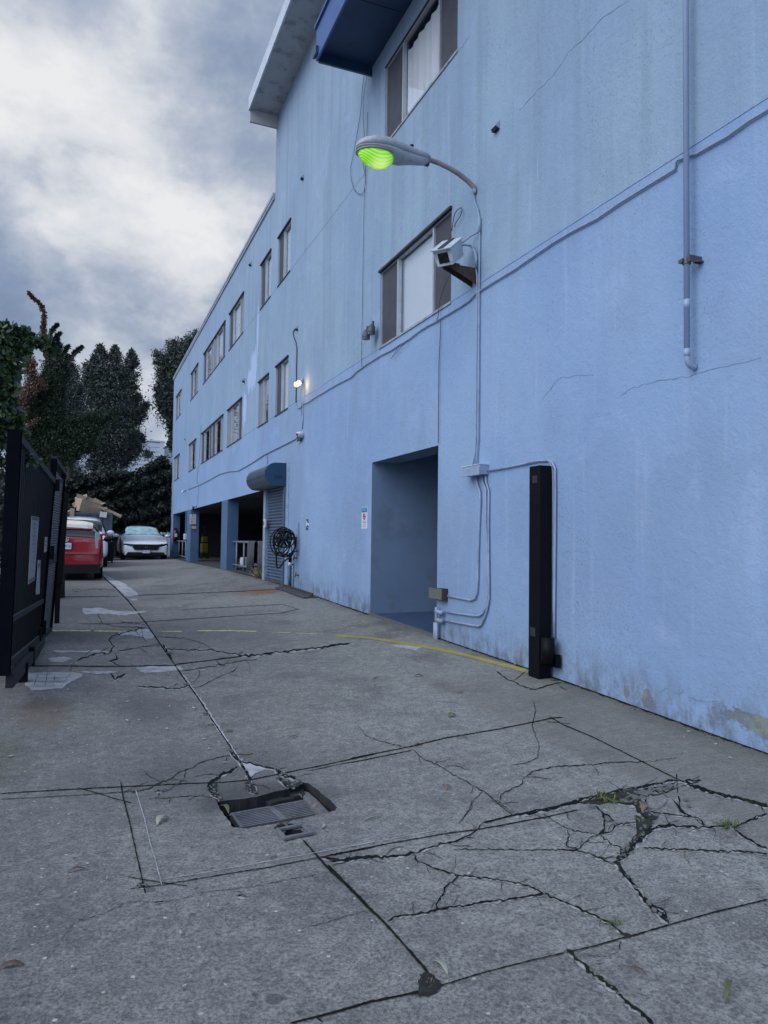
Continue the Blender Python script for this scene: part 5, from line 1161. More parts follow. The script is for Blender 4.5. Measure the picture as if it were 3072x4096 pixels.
# red hatchback, rear towards us
rc_=thing('red_hatchback','red hatchback seen from behind, parked beyond the open gate','car')
P_=Car([(0,.74,.6,.36,.62),(.03,.80,.6,.30,.70),(.07,.83,.6,.24,.98),(.11,.845,.62,.22,1.05),(.17,.86,.60,.2,1.22),(.45,.87,.585,.18,1.32),(.85,.872,.59,.17,1.42),(1.5,.872,.60,.17,1.485),(2.1,.872,.60,.17,1.47),(2.8,.87,.6,.17,1.28),(3.25,.86,.6,.17,1.05),(3.8,.84,.6,.18,.93),(4.3,.76,.5,.22,.74),(4.46,.66,.4,.28,.58)])
LB(P_.body(),'body','redcar',rc_,smooth=True,weld=True,sub=1)
LB(P_.panel(.20,.95,5.95,8,.02,10,4),'rear_window_upper',mat('sky_glass',(.80,.82,.80),.08,metal=1,var=0),rc_,smooth=True)
LB(P_.panel(.10,.165,5.3,8,.022,3,4),'rear_window_lower','carglass',rc_)
for sd in(1,-1): LB(P_.panel(.95,2.9,4.35,5.85,.006,10,3,(sd,)),'side_windows','carglass',rc_)
LB(MB().box(-.62,.62,.10,.19,1.205,1.235),'spoiler','redcar',rc_,bevel=.01)
for sd in(1,-1):
    LB(MB().slab([Vector((sd*.69,.045,.76)),Vector((sd*.845,.14,.74)),Vector((sd*.82,.20,1.08)),Vector((sd*.70,.13,1.16)),Vector((sd*.655,.09,1.10))],.035,(0,-1,0)),'tail_lamp','lampclr',rc_,bevel=.008)
    LB(MB().slab([Vector((sd*.80,.115,.76)),Vector((sd*.852,.15,.75)),Vector((sd*.828,.205,1.07)),Vector((sd*.775,.165,1.12))],.05,(0,-1,0)),'brake_strip','lampred',rc_,bevel=.006)
LB(MB().box(-.80,.80,.0,.3,.17,.38),'rear_diffuser','rubber',rc_)
LB(MB().box(-.74,.74,-.025,.05,.60,.66),'bumper_step','redcar',rc_,bevel=.02)
pl_=sub('number_plate',rc_,(0,.02,.81)); LB(MB().box(-.165,.165,-.012,0,-.085,.095),'plate_frame','black',pl_); LB(MB().box(-.152,.152,-.018,-.012,-.073,.077),'plate',M['signw'],pl_)
ltext('7RQ0936','plate_text',.098,rearM(0,-.020,-.005)@Matrix.Scale(.72,4,(1,0,0)),M['inkblue'],pl_)
lg=MB(); 
for (rx_,rz_) in((.085,.058),(.05,.03),(.022,.055)): lg.tube([Vector((rx_*math.cos(a),.055,1.0+rz_*math.sin(a)-.03)) for a in np.linspace(0,2*math.pi,21)],.007,5,cap=False)
LB(lg,'badge','chrome',rc_); ltext('PRIUS','model_lettering',.05,rearM(.46,.045,.94),M['chrome'],rc_)
for sd in(1,-1):
    LB(MB().ell((sd*1.0,3.0,.98),.11,.07,.08),'door_mirror','rubber',rc_,smooth=True); LB(MB().box(min(sd*.82,sd*.95),max(sd*.82,sd*.95),2.98,3.02,.93,.97),'mirror_arm','rubber',rc_)
wheels(rc_,(.95,3.6),.87,.31)
place(rc_,(-.47,18.8,gz(-.4,18.8)),math.radians(-.5))
# white crossover beyond it
wc=thing('white_crossover','white crossover mostly hidden behind the red hatchback','car')
Q_=Car([(0,.78,.6,.42,.78),(.04,.86,.62,.34,1.0),(.12,.9,.64,.28,1.15),(.35,.91,.64,.24,1.45),(.8,.92,.66,.22,1.62),(1.6,.92,.68,.22,1.66),(2.5,.92,.66,.22,1.6),(3.1,.91,.6,.22,1.25),(3.4,.9,.6,.22,1.08),(4.1,.86,.6,.24,.98),(4.5,.72,.5,.3,.7)])
LB(Q_.body(),'body','whitecar',wc,smooth=True,weld=True,sub=1); [LB(Q_.panel(.5,3.0,4.3,5.9,.008,10,3,(sd,)),'side_windows','carglass',wc) for sd in(1,-1)]; LB(Q_.panel(.16,.5,5.6,8,.014,6,4),'rear_window','carglass',wc)
for sd in(1,-1):
    LB(MB().ell((sd*1.04,2.95,1.12),.13,.08,.10),'door_mirror','whitecar',wc,smooth=True); LB(MB().slab([Vector((sd*.66,.05,.85)),Vector((sd*.9,.15,.85)),Vector((sd*.88,.2,1.1)),Vector((sd*.68,.1,1.08))],.04,(0,-1,0)),'tail_lamp','lampred',wc)
wheels(wc,(.9,3.6),.92,.35); place(wc,(-.24,25.2,gz(-.4,25.5)),0)
# white sedan facing us
ws=thing('white_sedan','white sedan facing the camera with a silver sunshade behind its windscreen','car')
R_=Car([(0,.78,.5,.26,.50),(.05,.86,.5,.2,.64),(.16,.90,.5,.17,.74),(.5,.92,.5,.16,.83),(1.0,.93,.55,.16,.90),(1.4,.93,.60,.16,.97),(1.75,.93,.60,.16,1.14),(2.15,.93,.58,.16,1.36),(2.6,.93,.585,.16,1.44),(3.4,.93,.59,.16,1.43),(4.1,.92,.56,.17,1.22),(4.6,.88,.5,.2,1.06),(4.95,.80,.5,.3,.85)])
LB(R_.body(),'body','whitecar',ws,smooth=True,weld=True,sub=1)
LB(R_.panel(1.46,2.16,5.3,8,.034,8,6),'windscreen',GL_C,ws,smooth=True)
LB(R_.panel(1.50,2.12,5.6,8,.024,8,6),'sunshade',mat('silver_shade',(.50,.72,.72),.35,var=.35,vs=5,bump=.8,bs=9),ws)
[LB(R_.panel(1.75,3.9,4.4,5.8,.006,10,3,(sd,)),'side_windows','carglass',ws) for sd in(1,-1)]; LB(MB().box(-.42,.42,2.5,3.2,1.445,1.458),'sunroof','carglass',ws)
LB(MB().slab([Vector(( -.48,.0,.63)),Vector((-.52,-.01,.50)),Vector((-.44,-.01,.40)),Vector((.44,-.01,.40)),Vector((.52,-.01,.50)),Vector((.48,0,.63))],.035,(0,-1,0)),'grille','rubber',ws,bevel=.01)
hb=MB(); 
for x in(-.03,.03): hb.box(x-.006,x+.006,-.045,-.038,.47,.545)
hb.box(-.03,.03,-.045,-.038,.502,.514); LB(hb,'badge','chrome',ws)
for sd in(1,-1):
    LB(MB().slab([Vector((sd*.46,0,.615)),Vector((sd*.86,.10,.66)),Vector((sd*.87,.11,.58)),Vector((sd*.48,0,.535))],.03,(0,-1,0)),'headlight','carglass',ws,bevel=.006)
    LB(MB().slab([Vector((sd*.44,-.02,.635)),Vector((sd*.84,.08,.675)),Vector((sd*.85,.08,.662)),Vector((sd*.44,-.02,.618))],.02,(0,-1,0)),'light_strip','chrome',ws)
    LB(MB().ell((sd*1.06,1.75,.98),.12,.07,.075),'door_mirror','whitecar',ws,smooth=True); LB(MB().slab([Vector((sd*.70,-.01,.33)),Vector((sd*.76,0,.33)),Vector((sd*.83,.02,.20)),Vector((sd*.78,.01,.20))],.02,(0,-1,0)),'bumper_fin','whitecar',ws)
LB(MB().slab([Vector((-.68,0,.31)),Vector((-.78,.0,.18)),Vector((.78,.0,.18)),Vector((.68,0,.31))],.02,(0,-1,0)),'lower_grille','rubber',ws)
pl_=sub('number_plate',ws,(0,-.05,.335)); LB(MB().box(-.165,.165,-.012,0,-.075,.085),'plate_frame','black',pl_); LB(MB().box(-.15,.15,-.018,-.012,-.06,.06),'plate',M['signw'],pl_); ltext('9FWP159','plate_text',.09,rearM(0,-.020,-.0)@Matrix.Scale(.72,4,(1,0,0)),M['inkblue'],pl_)
wheels(ws,(.95,3.8),.93,.33); place(ws,(PY(583,2240,31.4).x,31.4,gz(2.2,31.4)),math.radians(1.5))
# dim car inside the garage
dc=thing('garage_car','dim pale car parked inside the garage behind the carpets','car')
LB(R_.body(),'body',mat('dim_car_paint',(.30,.28,.27),.4,var=.05),dc,smooth=True,weld=True,sub=1); LB(R_.panel(1.50,2.18,5.3,8,.010,8,6),'windscreen','carglass',dc); [LB(R_.panel(1.75,3.9,4.4,5.8,.006,10,3,(sd,)),'side_windows','carglass',dc) for sd in(1,-1)]
wheels(dc,(.95,3.8),.93,.33); place(dc,(5.3,20.6,.40),math.radians(-95))
# yellow mop cart, signs, extinguisher inside
mc=thing('mop_cart','yellow mop bucket cart standing inside the middle garage opening','cart',(4.6,23.9,.4))
c=PX(*C3(428,720),4.6); mc.location=Vector((4.6,c.y,.4)); y=c.y
MB().box(4.45,4.75,y-.22,y+.22,.62,1.02).build('bucket',M['yellow'],mc,bevel=.04); MB().box(4.48,4.72,y-.14,y+.14,1.06,1.30).build('wringer',M['yellow'],mc,bevel=.03); MB().box(4.5,4.7,y-.10,y+.10,1.31,1.42).build('handle_grip',M['rubber'],mc); MB().tube([(4.6,y,1.3),(4.6,y+.1,1.75)],.015,6).build('handle',M['rubber'],mc)
MB().box(4.46,4.74,y-.2,y+.2,.45,.62).build('base',M['rubber'],mc)
for (a,b) in((4.48,-.2),(4.72,-.2),(4.48,.2),(4.72,.2)): MB().tube([(a,y+b-.02,.43),(a,y+b+.02,.43)],.04,8).build('caster',M['rubber'],mc)
fe=thing('fire_extinguisher','red fire extinguisher hung on the blue end pillar of the garage','fire extinguisher',PY(*C3(133,620),33.3))
c=PY(*C3(133,620),33.28); MB().tube([(c.x,c.y,c.z-.24),(c.x,c.y,c.z+.2),(c.x,c.y,c.z+.26)],[.085,.085,.03],12).build('cylinder',M['extred'],fe,smooth=True); MB().box(c.x-.06,c.x+.06,c.y-.02,c.y+.02,c.z+.26,c.z+.33).build('valve',M['rubber'],fe); MB().box(c.x-.06,c.x+.06,c.y-.09,c.y-.086,c.z-.05,c.z+.1).build('label_patch',M['signw'],fe)
# signs on pillar 1 side (faces the camera, plane Y=27.45)
YP=27.448
def psign(nm,lab,q4,mt='signw'):
    P=[PY(*C3(*q),YP) for q in q4]; t=thing(nm,lab,'sign',Vector(((P[0].x+P[1].x)/2,YP,P[2].z))); x0,x1=P[0].x,P[1].x; z1,z0=P[0].z,P[2].z
    MB().box(x0,x1,YP-.004,YP,z0,z1).build('panel',M[mt],t); return t,x0,x1,z0,z1
def rt(s_,t,x,z,size,mt,y=YP-.006): 
    o=ltext(s_,'text_line',size,rearM(x,y,z),mt,t); o.location=-wpos(t); return o
t,x0,x1,z0,z1=psign('direction_sign','white sign with a black left arrow high on the garage pillar',[(277,400),(343,400),(343,500),(277,500)])
h_=z1-z0; xc=(x0+x1)/2
for k,s_ in enumerate(('For','Handicap','Restrooms','Inquire')): rt(s_,t,xc,z1-h_*(.28+.14*k),.11*h_*1.1,M['ink'])
MB().slab([Vector((xc-.22*h_,YP-.006,z0+.20*h_)),Vector((xc-.10*h_,YP-.006,z0+.27*h_)),Vector((xc-.10*h_,YP-.006,z0+.22*h_)),Vector((xc+.2*h_,YP-.006,z0+.22*h_)),Vector((xc+.2*h_,YP-.006,z0+.18*h_)),Vector((xc-.10*h_,YP-.006,z0+.18*h_)),Vector((xc-.10*h_,YP-.006,z0+.13*h_))],.002,(0,-1,0)).build('arrow',M['ink'],t)
MB().tube([(xc,YP-.005,z1-.12*h_),(xc,YP-.007,z1-.12*h_)],.06*h_,10).build('emblem',M['ink'],t)
t,x0,x1,z0,z1=psign('warning_sign','small red and white sign just under the arrow sign on the pillar',[(300,505),(343,505),(343,568),(300,568)])
h_=z1-z0; MB().box(x0,x1,YP-.006,YP-.004,z1-.25*h_,z1).build('red_band',M['inkred'],t); MB().box(x0,x1,YP-.006,YP-.004,z0,z0+.32*h_).build('red_band',M['inkred'],t); rt('TOW',t,(x0+x1)/2,z0+.62*h_,.2*h_,M['ink']); rt('AWAY',t,(x0+x1)/2,z0+.44*h_,.2*h_,M['ink'])
eb=thing('pillar_box','small pale electrical box on the front of the first garage pillar','electrical box',PX(*C3(230,630),XW))
q=PX(*C3(230,600),XW-.03); q2=PX(*C3(242,660),XW-.03); MB().box(XW-.09,XW-.001,q.y-.32,q.y-.02,q2.z,q.z).build('box',M['white'],eb,bevel=.01); MB().tube([(XW-.03,q.y-.15,q.z),(XW-.03,q.y-.15,2.26)],.02,6).build('conduit_stub',M['blue'],eb)
sw=thing('shutter_switch','small white switch box on the shutter guide rail','switch box',PX(*CH(862,810),XW-.06)); c=PX(*CH(862,808),XW-.07); MB().box(c.x-.02,c.x+.02,c.y-.07,c.y+.07,c.z-.09,c.z+.09).build('box',M['signw'],sw,bevel=.01); MB().box(c.x-.03,c.x-.02,c.y-.02,c.y+.02,c.z-.04,c.z+.04).build('button',M['lampdk'],sw)
ns=thing('garage_notice','white notice board on the back of the middle garage bay','sign',(5,22,1.4)); c=PX(*C3(398,535),5.2); MB().box(5.17,5.2,c.y-.45,c.y+.45,c.z-.17,c.z+.17).build('panel',M['signg'],ns); MB().box(5.165,5.17,c.y-.3,c.y+.3,c.z+.02,c.z+.05).build('text_line',M['ink'],ns); MB().box(5.165,5.17,c.y-.3,c.y+.3,c.z-.08,c.z-.05).build('text_line',M['ink'],ns)
ns.location=Vector((5.2,c.y,c.z-.17)); 
for ch_ in ns.children: ch_.location=Vector((0,0,0)) ; 
for o in [x for x in bpy.data.objects if x.parent==ns]:
    for v in o.data.vertices: v.co-=Vector((.2,c.y-22,c.z-.17-1.4))
# shelving clutter at garage back
for k,(y,z,w_,h_,mt,lab) in enumerate([(23.0,.42,.8,.9,'cardb','stack of brown boxes deep in the garage'),(25.4,.42,.6,1.3,'screen2','tall grey cabinet deep in the garage'),(21.9,.42,.5,.25,'white','low white crate on the garage floor beside the pillar')]):
    b=MB(); x=6.0 if k<2 else 4.3; b.box(x,x+.5,y-w_/2,y+w_/2,z,z+h_); b.box(x-.02,x,y-w_/2+.04,y-.02,z+.05,z+h_-.05); b.box(x-.02,x,y+.02,y+w_/2-.04,z+.05,z+h_-.05); o=b.build(('box_stack','cabinet','crate')[k],M[mt],bevel=.01); tag(o,lab,('boxes','cabinet','crate')[k])
# ================= dumpster =================
dt=thing('dumpster','big dark grey dumpster heaped with flattened cardboard boxes','dumpster')
YD=31.2; S2=lambda x,y:(200+x*.3014,1950+y*.3014)
xL=PY(*S2(200,330),YD).x-1.2; xR=PY(*S2(820,340),YD).x; zt=PY(*S2(500,330),YD).z; zb=.55
dt.location=Vector(((xL+xR)/2,YD+.9,gz(0,31)))
MB().box(xL,xR,YD,YD+1.8,zb,zt).build('bin',M['dump'],dt,bevel=.02)
rb2=MB(); 
MB().box(xL-.04,xR+.04,YD-.04,YD+1.84,zt-.10,zt-.0).build('rim',M['dump'],dt,bevel=.01)
for x in (xR-.02,xR-.42,xR-.62,xL+1.2): MB().box(x-.05,x+.05,YD-.05,YD-.001,zb,zt-.1).build('rib',M['dump'],dt)
MB().box(xR-.5,xR+.14,YD-.1,YD+.3,.75,1.02).build('fork_pocket',M['dump'],dt)
for x in (xR-.3,xL+.5):
    for y in(YD+.2,YD+1.6): MB().tube([(x-.04,y,.42),(x+.04,y,.42)],.11,10).build('caster',M['rubber'],dt); MB().box(x-.05,x+.05,y-.05,y+.05,.45,zb).build('caster_fork',M['steel'],dt)
def crate(label,px,py,w,d_,h,rx,ry,rz,open_=True,nm='cardboard_box',mt='cardb',dy=.5):
    c=PY(*S2(px,py),YD+dy); Mx=Matrix.Translation(c)@Matrix.Rotation(rz,4,'Z')@Matrix.Rotation(ry,4,'Y')@Matrix.Rotation(rx,4,'X')
    m_=MB(); m_.box(-w/2,w/2,-d_/2,d_/2,-h/2,h/2,Mx)
    if open_:
        m_.slab([Mx@Vector(q) for q in((-w/2,d_/2+.003,h/2),(w/2,d_/2+.003,h/2),(w/2,d_/2+.12,h/2+.17),(-w/2,d_/2+.12,h/2+.17))],.006,(0,0,1)); m_.slab([Mx@Vector(q) for q in((w/2+.002,-d_/2,h/2),(w/2+.15,-d_/2,h/2+.10),(w/2+.15,d_/2,h/2+.10),(w/2+.002,d_/2,h/2))],.006,(0,0,1))
    o=m_.build(nm,M[mt],bevel=.004); tag(o,label,'box')
crate('largest open cardboard box tilted on top of the dumpster',500,262,.85,.45,.5,.1,.22,.5,True)
crate('brown box half hidden behind the largest one on the dumpster',420,250,.5,.5,.45,.2,-.3,-.3,True,dy=.9)
crate('small tan box lying right of the largest one on the dumpster',600,285,.42,.35,.34,.3,.5,.2,True)
crate('flattened cardboard sheet sliding off the right end of the dumpster',748,298,1.25,.4,.06,.25,.42,0,False,'cardboard_sheet')
crate('narrow cardboard strip leaning at the left end of the dumpster load',335,285,.12,.3,.55,0,.5,.2,False,'cardboard_sheet')
crate('torn cardboard strip hanging down the front of the dumpster',293,365,.16,.03,.52,.05,.03,0,False,'cardboard_sheet',dy=-.07)
crate('flat cardboard piece between the two dumpster boxes',530,235,.75,.4,.05,.4,-.1,-.2,False,'cardboard_sheet',dy=.8)
crate('white plastic scrap draped over the dumpster rim',708,360,.26,.03,.22,0,.1,0,False,'plastic_scrap','paper',dy=-.07)
crate('black rubbish bag slumped in the dumpster load',470,320,1.5,.6,.3,.1,.05,.2,False,'rubbish_bag','rubber',dy=.7)
crate('pale board poking out at the left corner of the dumpster',225,325,.5,.2,.05,0,-.5,0,False,'board','paper',dy=.3)
bn=thing('wheeled_bin','small black wheeled bin between the white crossover and the dumpster','bin'); c=PY(*S2(742,915),29.2); bn.location=Vector((c.x,29.2,gz(c.x,29.2))); g0=gz(c.x,29.2)
MB().loft([[Vector((c.x+sx*.24,29.2+sy*.24,g0+.06)) for sx,sy in((-1,-1),(1,-1),(1,1),(-1,1))],[Vector((c.x+sx*.29,29.2+sy*.3,g0+.72)) for sx,sy in((-1,-1),(1,-1),(1,1),(-1,1))]]).build('tub',M['rubber'],bn,bevel=.01); MB().box(c.x-.31,c.x+.31,28.88,29.52,g0+.722,g0+.78).build('lid',M['rubber'],bn,bevel=.01)
for sx in(-.22,.22): MB().tube([(c.x+sx-.03,29.4,g0+.08),(c.x+sx+.03,29.4,g0+.08)],.08,10).build('wheel',M['rubber'],bn)
M['picket']=mat('picket_paint',(.008,.009,.012),.4,var=.2,spec=.22)
# ================= driveway gate =================
gt_=thing('driveway_gate','black metal picket gate with a mesh end panel standing open on the left','gate')
def GP(px,py,Y): return PY(px,py,Y)
Y0,Y1,Y2=5.6,8.5,9.5
TN,TM,TF=GP(63,1741,Y0),GP(213,1926,Y1),GP(255,1890,Y2); BN,BMm,BF=GP(14,2668,Y0),GP(155,2548,Y1),GP(200,2518,Y2)
gt_.location=Vector((BN.x,Y0,BN.z))
TS=GP(217,1835,Y1)
def LRP(T0,T1,B0,B1,u,v): return B0.lerp(B1,u).lerp(T0.lerp(T1,u),v)
def beam(a,b,w_,h_,nm,mt,par=None):
    m_=MB(); dx=Vector((w_/2,0,0)); dz=Vector((0,0,h_/2)); r=[[p-dx-dz,p+dx-dz,p+dx+dz,p-dx+dz] for p in(a,b)]; m_.loft(r); return m_.build(nm,M[mt],par or gt_,bevel=.003)
pk=GP(14,2668,Y0)
beam(BN,BMm,.05,.06,'bottom_rail','gaterail'); beam(TN,TM,.05,.06,'top_rail','gaterail')
mn,mm=GP(22,2487,Y0),GP(167,2403,Y1); beam(mn,mm,.045,.045,'middle_rail','gaterail')
beam(LRP(TN,TM,BN,BMm,0,-.06)+Vector((.04,0,0)),LRP(TN,TM,BN,BMm,1,-.045)+Vector((.04,0,0)),.05,.10,'track_beam','gaterail')
for k in range(27):
    u=(k+.5)/27; a=LRP(TN,TM,BN,BMm,u,0); b=LRP(TN,TM,BN,BMm,u,1); MB().tube([a,b],.011,6).build('picket',M['picket'],gt_)
def upr(T,B,w_,nm,ext=.0,mt='gatem'): 
    m_=MB(); r=[[p+Vector((sx*w_/2,sy*w_/2,0)) for sx,sy in((-1,-1),(1,-1),(1,1),(-1,1))] for p in(B-Vector((0,0,ext)),T)]; m_.loft(r); m_.build(nm,M[mt],gt_,bevel=.003)
upr(TM,BMm,.05,'stile'); upr(GP(60,1720,5.55),GP(12,2700,5.55),.085,'stile')
# mesh panel
upr(TF,BF,.05,'end_stile'); upr(TS,GP(158,2548,Y1),.06,'end_stile')
beam(TS,TF,.05,.05,'panel_top_rail','gaterail'); beam(GP(210,1862,Y1)+Vector((0,0,-.16)),GP(250,1905,Y2)+Vector((0,0,-.06)),.03,.04,'panel_top_rail','gaterail'); beam(BMm,BF,.05,.06,'panel_bottom_rail','gaterail')
mr0,mr1=GP(184,2245,Y1),GP(220,2228,Y2); beam(mr0,mr1,.045,.10,'panel_middle_rail','gaterail')
mm_=bpy.data.materials.new('perforated_mesh'); mm_.use_nodes=True; T=NT(mm_.node_tree); b=T.n['Principled BSDF']; b.inputs['Base Color'].default_value=(.05,.052,.06,1); b.inputs['Roughness'].default_value=.5
s_=T.xyz(T.add('ShaderNodeTexCoord').outputs['Object']); wv=T.m('SINE',T.m('MULTIPLY',s_[2],2*math.pi/.028)); b2=T.mix(T.rng(wv,-.1,.5),(.012,.012,.015),(.10,.105,.12)); T.put(b.inputs['Base Color'],b2); T.put(b.inputs['Normal'],T.bump(wv,.6,.01))
MB().quad(GP(158,2540,Y1)+Vector((0,.04,0)),BF+Vector((0,-.02,0)),TF+Vector((0,-.02,-.1)),TS+Vector((0,.04,-.1))).build('mesh_panel',mm_,gt_)
for (py_,hh) in((1940,.12),(2210,.14),(2510,.14)):
    a=GP(218 if py_<2000 else (196 if py_<2400 else 163),py_,Y1); MB().box(a.x-.02,a.x+.05,Y1-.03,Y1+.06,a.z-hh/2,a.z+hh/2).build('hinge',M['black'],gt_,bevel=.004)
# posts under the track beam
for (px_,py_,wd) in((83,2727,.10),(113,2661,.10),(152,2585,.06)):
    p=G(px_,py_); MB().box(p.x-wd/2,p.x+wd/2,p.y-.04,p.y+.04,p.z-.02,PY(px_,py_-75,p.y).z).build('support_foot',M['black'],gt_)
gp2=thing('slim_gate_post','slim black post at the far end of the open gate beside the red hatchback','post'); a=PY(246,2330,10.4); a1=GP(250,1975,10.4); a0=GP(226,2338,10.4)
# far latch post (leans with the gate line)
P0=GP(232,2335,10.3); P1=GP(257,1975,10.3); gp2.location=Vector((P0.x,10.3,gz(P0.x,10.3)))
m_=MB(); m_.loft([[p+Vector((sx*.055,sy*.055,0)) for sx,sy in((-1,-1),(1,-1),(1,1),(-1,1))] for p in(P0,P1)]); m_.build('leaf_edge',M['black'],gp2,bevel=.004)
MB().box(P0.x-.03,P0.x+.03,10.27,10.33,gz(P0.x,10.3)-.02,P0.z).build('foot',M['black'],gp2)
# signs on the gate
def gsign(nm,lab,q4,Ya,Yb,mt,lines,dx=.03):
    A=[GP(*q4[0],Ya),GP(*q4[1],Yb),GP(*q4[2],Yb),GP(*q4[3],Ya)]; A=[p+Vector((dx,0,0)) for p in A]
    t=thing(nm,lab,'sign',sum(A,Vector())/4); MB().slab(A,.004,(1,0,0)).build('panel',M[mt],t)
    for (v_,h_,s_) in lines:
        a=A[3].lerp(A[0],v_); b=A[2].lerp(A[1],v_); u=(b-a); w_=u.length; ud=u.normalized(); up_=(A[0]-A[3]).normalized(); n_=ud.cross(up_).normalized()
        if n_.x<0: pass
        c_=(a+b)/2+Vector((.0065,0,0)); 
        Mx=Matrix(((ud.x,up_.x,1,c_.x),(ud.y,up_.y,0,c_.y),(ud.z,up_.z,0,c_.z),(0,0,0,1)))
        hh=h_*(A[0]-A[3]).length
        if s_=='#': MB().slab([a+Vector((.006,0,0)),b+Vector((.006,0,0)),b+up_*hh+Vector((.006,0,0)),a+up_*hh+Vector((.006,0,0))],.001,(1,0,0)).build('border_band',M['lampdk'],t)
        else:
            cu=bpy.data.curves.new('t','FONT'); cu.body=s_; cu.size=hh*1.3; cu.align_x='CENTER'; cu.align_y='CENTER'; cu.resolution_u=2
            q=bpy.data.objects.new('t',cu); col.objects.link(q); bpy.context.view_layer.update(); W_=max(q.dimensions.x,.01); me=bpy.data.meshes.new_from_object(q); bpy.data.objects.remove(q)
            sc_=min(1,.88*w_/W_); me.transform(Matrix.Translation(-wpos(t))@Mx@Matrix.Diagonal((sc_,1,1,1))); me.materials.clear(); me.materials.append(M['ink']); o=bpy.data.objects.new('text_line',me); col.objects.link(o); o.parent=t
    return t
gsign('towing_sign','tall pale parking notice with many lines of text fixed to the black gate',[(109,2063),(139,2069),(121,2320),(95,2337)],6.55,7.0,'signg',[(.945,.045,'#'),(.02,.04,'#'),(.88,.028,'UNAUTHORIZED VEHICLES'),(.82,.028,'PARKED IN DESIGNATED'),(.76,.028,'ACCESSIBLE SPACES'),(.70,.028,'NOT DISPLAYING SPECIAL'),(.64,.028,'PLACARDS OR PLATES'),(.58,.028,'WILL BE TOWED AWAY'),(.52,.028,'AT THE'),(.46,.028,"OWNER'S EXPENSE"),(.37,.028,'TOWED'),(.31,.028,'VEHICLES AT'),(.17,.028,'OR BY PHONE')])
gsign('hanging_notice','narrow curled paper notice tied with string lower on the black gate',[(136,2240),(146,2240),(142,2376),(128,2378)],7.1,7.3,'signg',[(.8,.1,'#'),(.45,.04,'NO'),(.35,.04,'PARKING')])
gsign('small_gate_sign','small narrow white sign right of the tall notice on the gate',[(166,2147),(175,2148),(172,2204),(162,2210)],7.65,7.85,'signg',[(.7,.1,'#'),(.4,.1,'#')])
# ================= foliage =================
def leaves(name,C,size,mt,parent=None,asp=.45,droop=.3,jit=.35,kind=None,label=None,cat=None,group=None,up=None,origin=None,n6=False):
    C=np.asarray(C); n=len(C); s=size*(1+jit*rng.standard_normal(n).clip(-1.5,1.5))
    d=rng.standard_normal((n,3)); d[:,2]-=droop
    if up is not None: d=d*.6+np.asarray(up)
    d/=np.linalg.norm(d,axis=1)[:,None]; r=rng.standard_normal((n,3)); w_=np.cross(d,r); w_/=np.linalg.norm(w_,axis=1)[:,None]+1e-9
    nn=np.cross(d,w_)
    L=d*s[:,None]; Wd=w_*(s*asp*.5)[:,None]
    if n6:
        tip=C+L; V=np.stack([C,C+L*.3+Wd*.85+nn*s[:,None]*.05,C+L*.7+Wd*.8+nn*s[:,None]*.05,tip,C+L*.7-Wd*.8+nn*s[:,None]*.05,C+L*.3-Wd*.85+nn*s[:,None]*.05],1); k=6
    else:
        V=np.stack([C,C+L*.5+Wd,C+L,C+L*.5-Wd],1); k=4
    V=V.reshape(-1,3)
    if parent is None:
        org=np.array(origin) if origin is not None else np.array([V[:,0].mean(),V[:,1].mean(),V[:,2].min()])
    else: org=np.array(wpos(parent))
    V=V-org
    me=bpy.data.meshes.new(name); me.vertices.add(len(V)); me.vertices.foreach_set('co',V.ravel()); me.loops.add(n*k); me.loops.foreach_set('vertex_index',np.arange(n*k)); me.polygons.add(n); me.polygons.foreach_set('loop_start',np.arange(n)*k); me.polygons.foreach_set('loop_total',np.full(n,k)); me.update(calc_edges=True)
    me.materials.append(M[mt]); o=bpy.data.objects.new(name,me); col.objects.link(o)
    if parent is None: o.location=org
    else: o.parent=parent
    return tag(o,label,cat,group,kind)
O8=lambda x,y:(x*.4219,1150+y*.4219)
def cloudpts(blobs,Y,n,s=.4219,conv=O8,clump=.16,per=22,thick=1.0,shell=.5,sat=True):
    blobs=list(blobs)
    if sat:
        for b in list(blobs):
            if b[2]>44:
                for _ in range(5):
                    a=random.uniform(0,6.283); q=b[2]*random.uniform(.72,.98); blobs.append((b[0]+math.cos(a)*q*.95,b[1]+math.sin(a)*q,b[2]*random.uniform(.16,.36))+tuple(b[3:]))
    tot=sum(b[2]**2 for b in blobs); out=[]
    for b in blobs:
        yy=Y+(b[3] if len(b)>3 else 0); c=np.array(PY(*conv(b[0],b[1]),yy)); r=b[2]*s*yy*.95/F
        m=max(4,int(n*b[2]**2/tot/per))
        d=rng.standard_normal((m,3)); d/=np.linalg.norm(d,axis=1)[:,None]; rad=rng.random(m)**(shell)*r
        cc=c+d*rad[:,None]*np.array([1,thick,1])
        pts=np.repeat(cc,per,0)+rng.standard_normal((m*per,3))*min(clump,r*.45); out.append(pts)
    return np.concatenate(out)
def tree(name,label,blobs,Y,n,size,mt,base,trunks,asp=.4,clump=.2,group=None,cat='tree',extra=(),droop=.3,thick=1.0):
    g0=base[2]; t=thing(name,label,cat,base,group)
    for tp in trunks:
        pts=[Vector(p) for p in tp]; k=len(pts); MB().tube(pts,[.16*(1-.75*i/(k-1)) for i in range(k)],8).build('trunk',M['barkm'],t,smooth=True)
    leaves('crown',cloudpts(blobs,Y,n,clump=clump,thick=thick),size,mt,t,asp=asp,droop=droop)
    return t
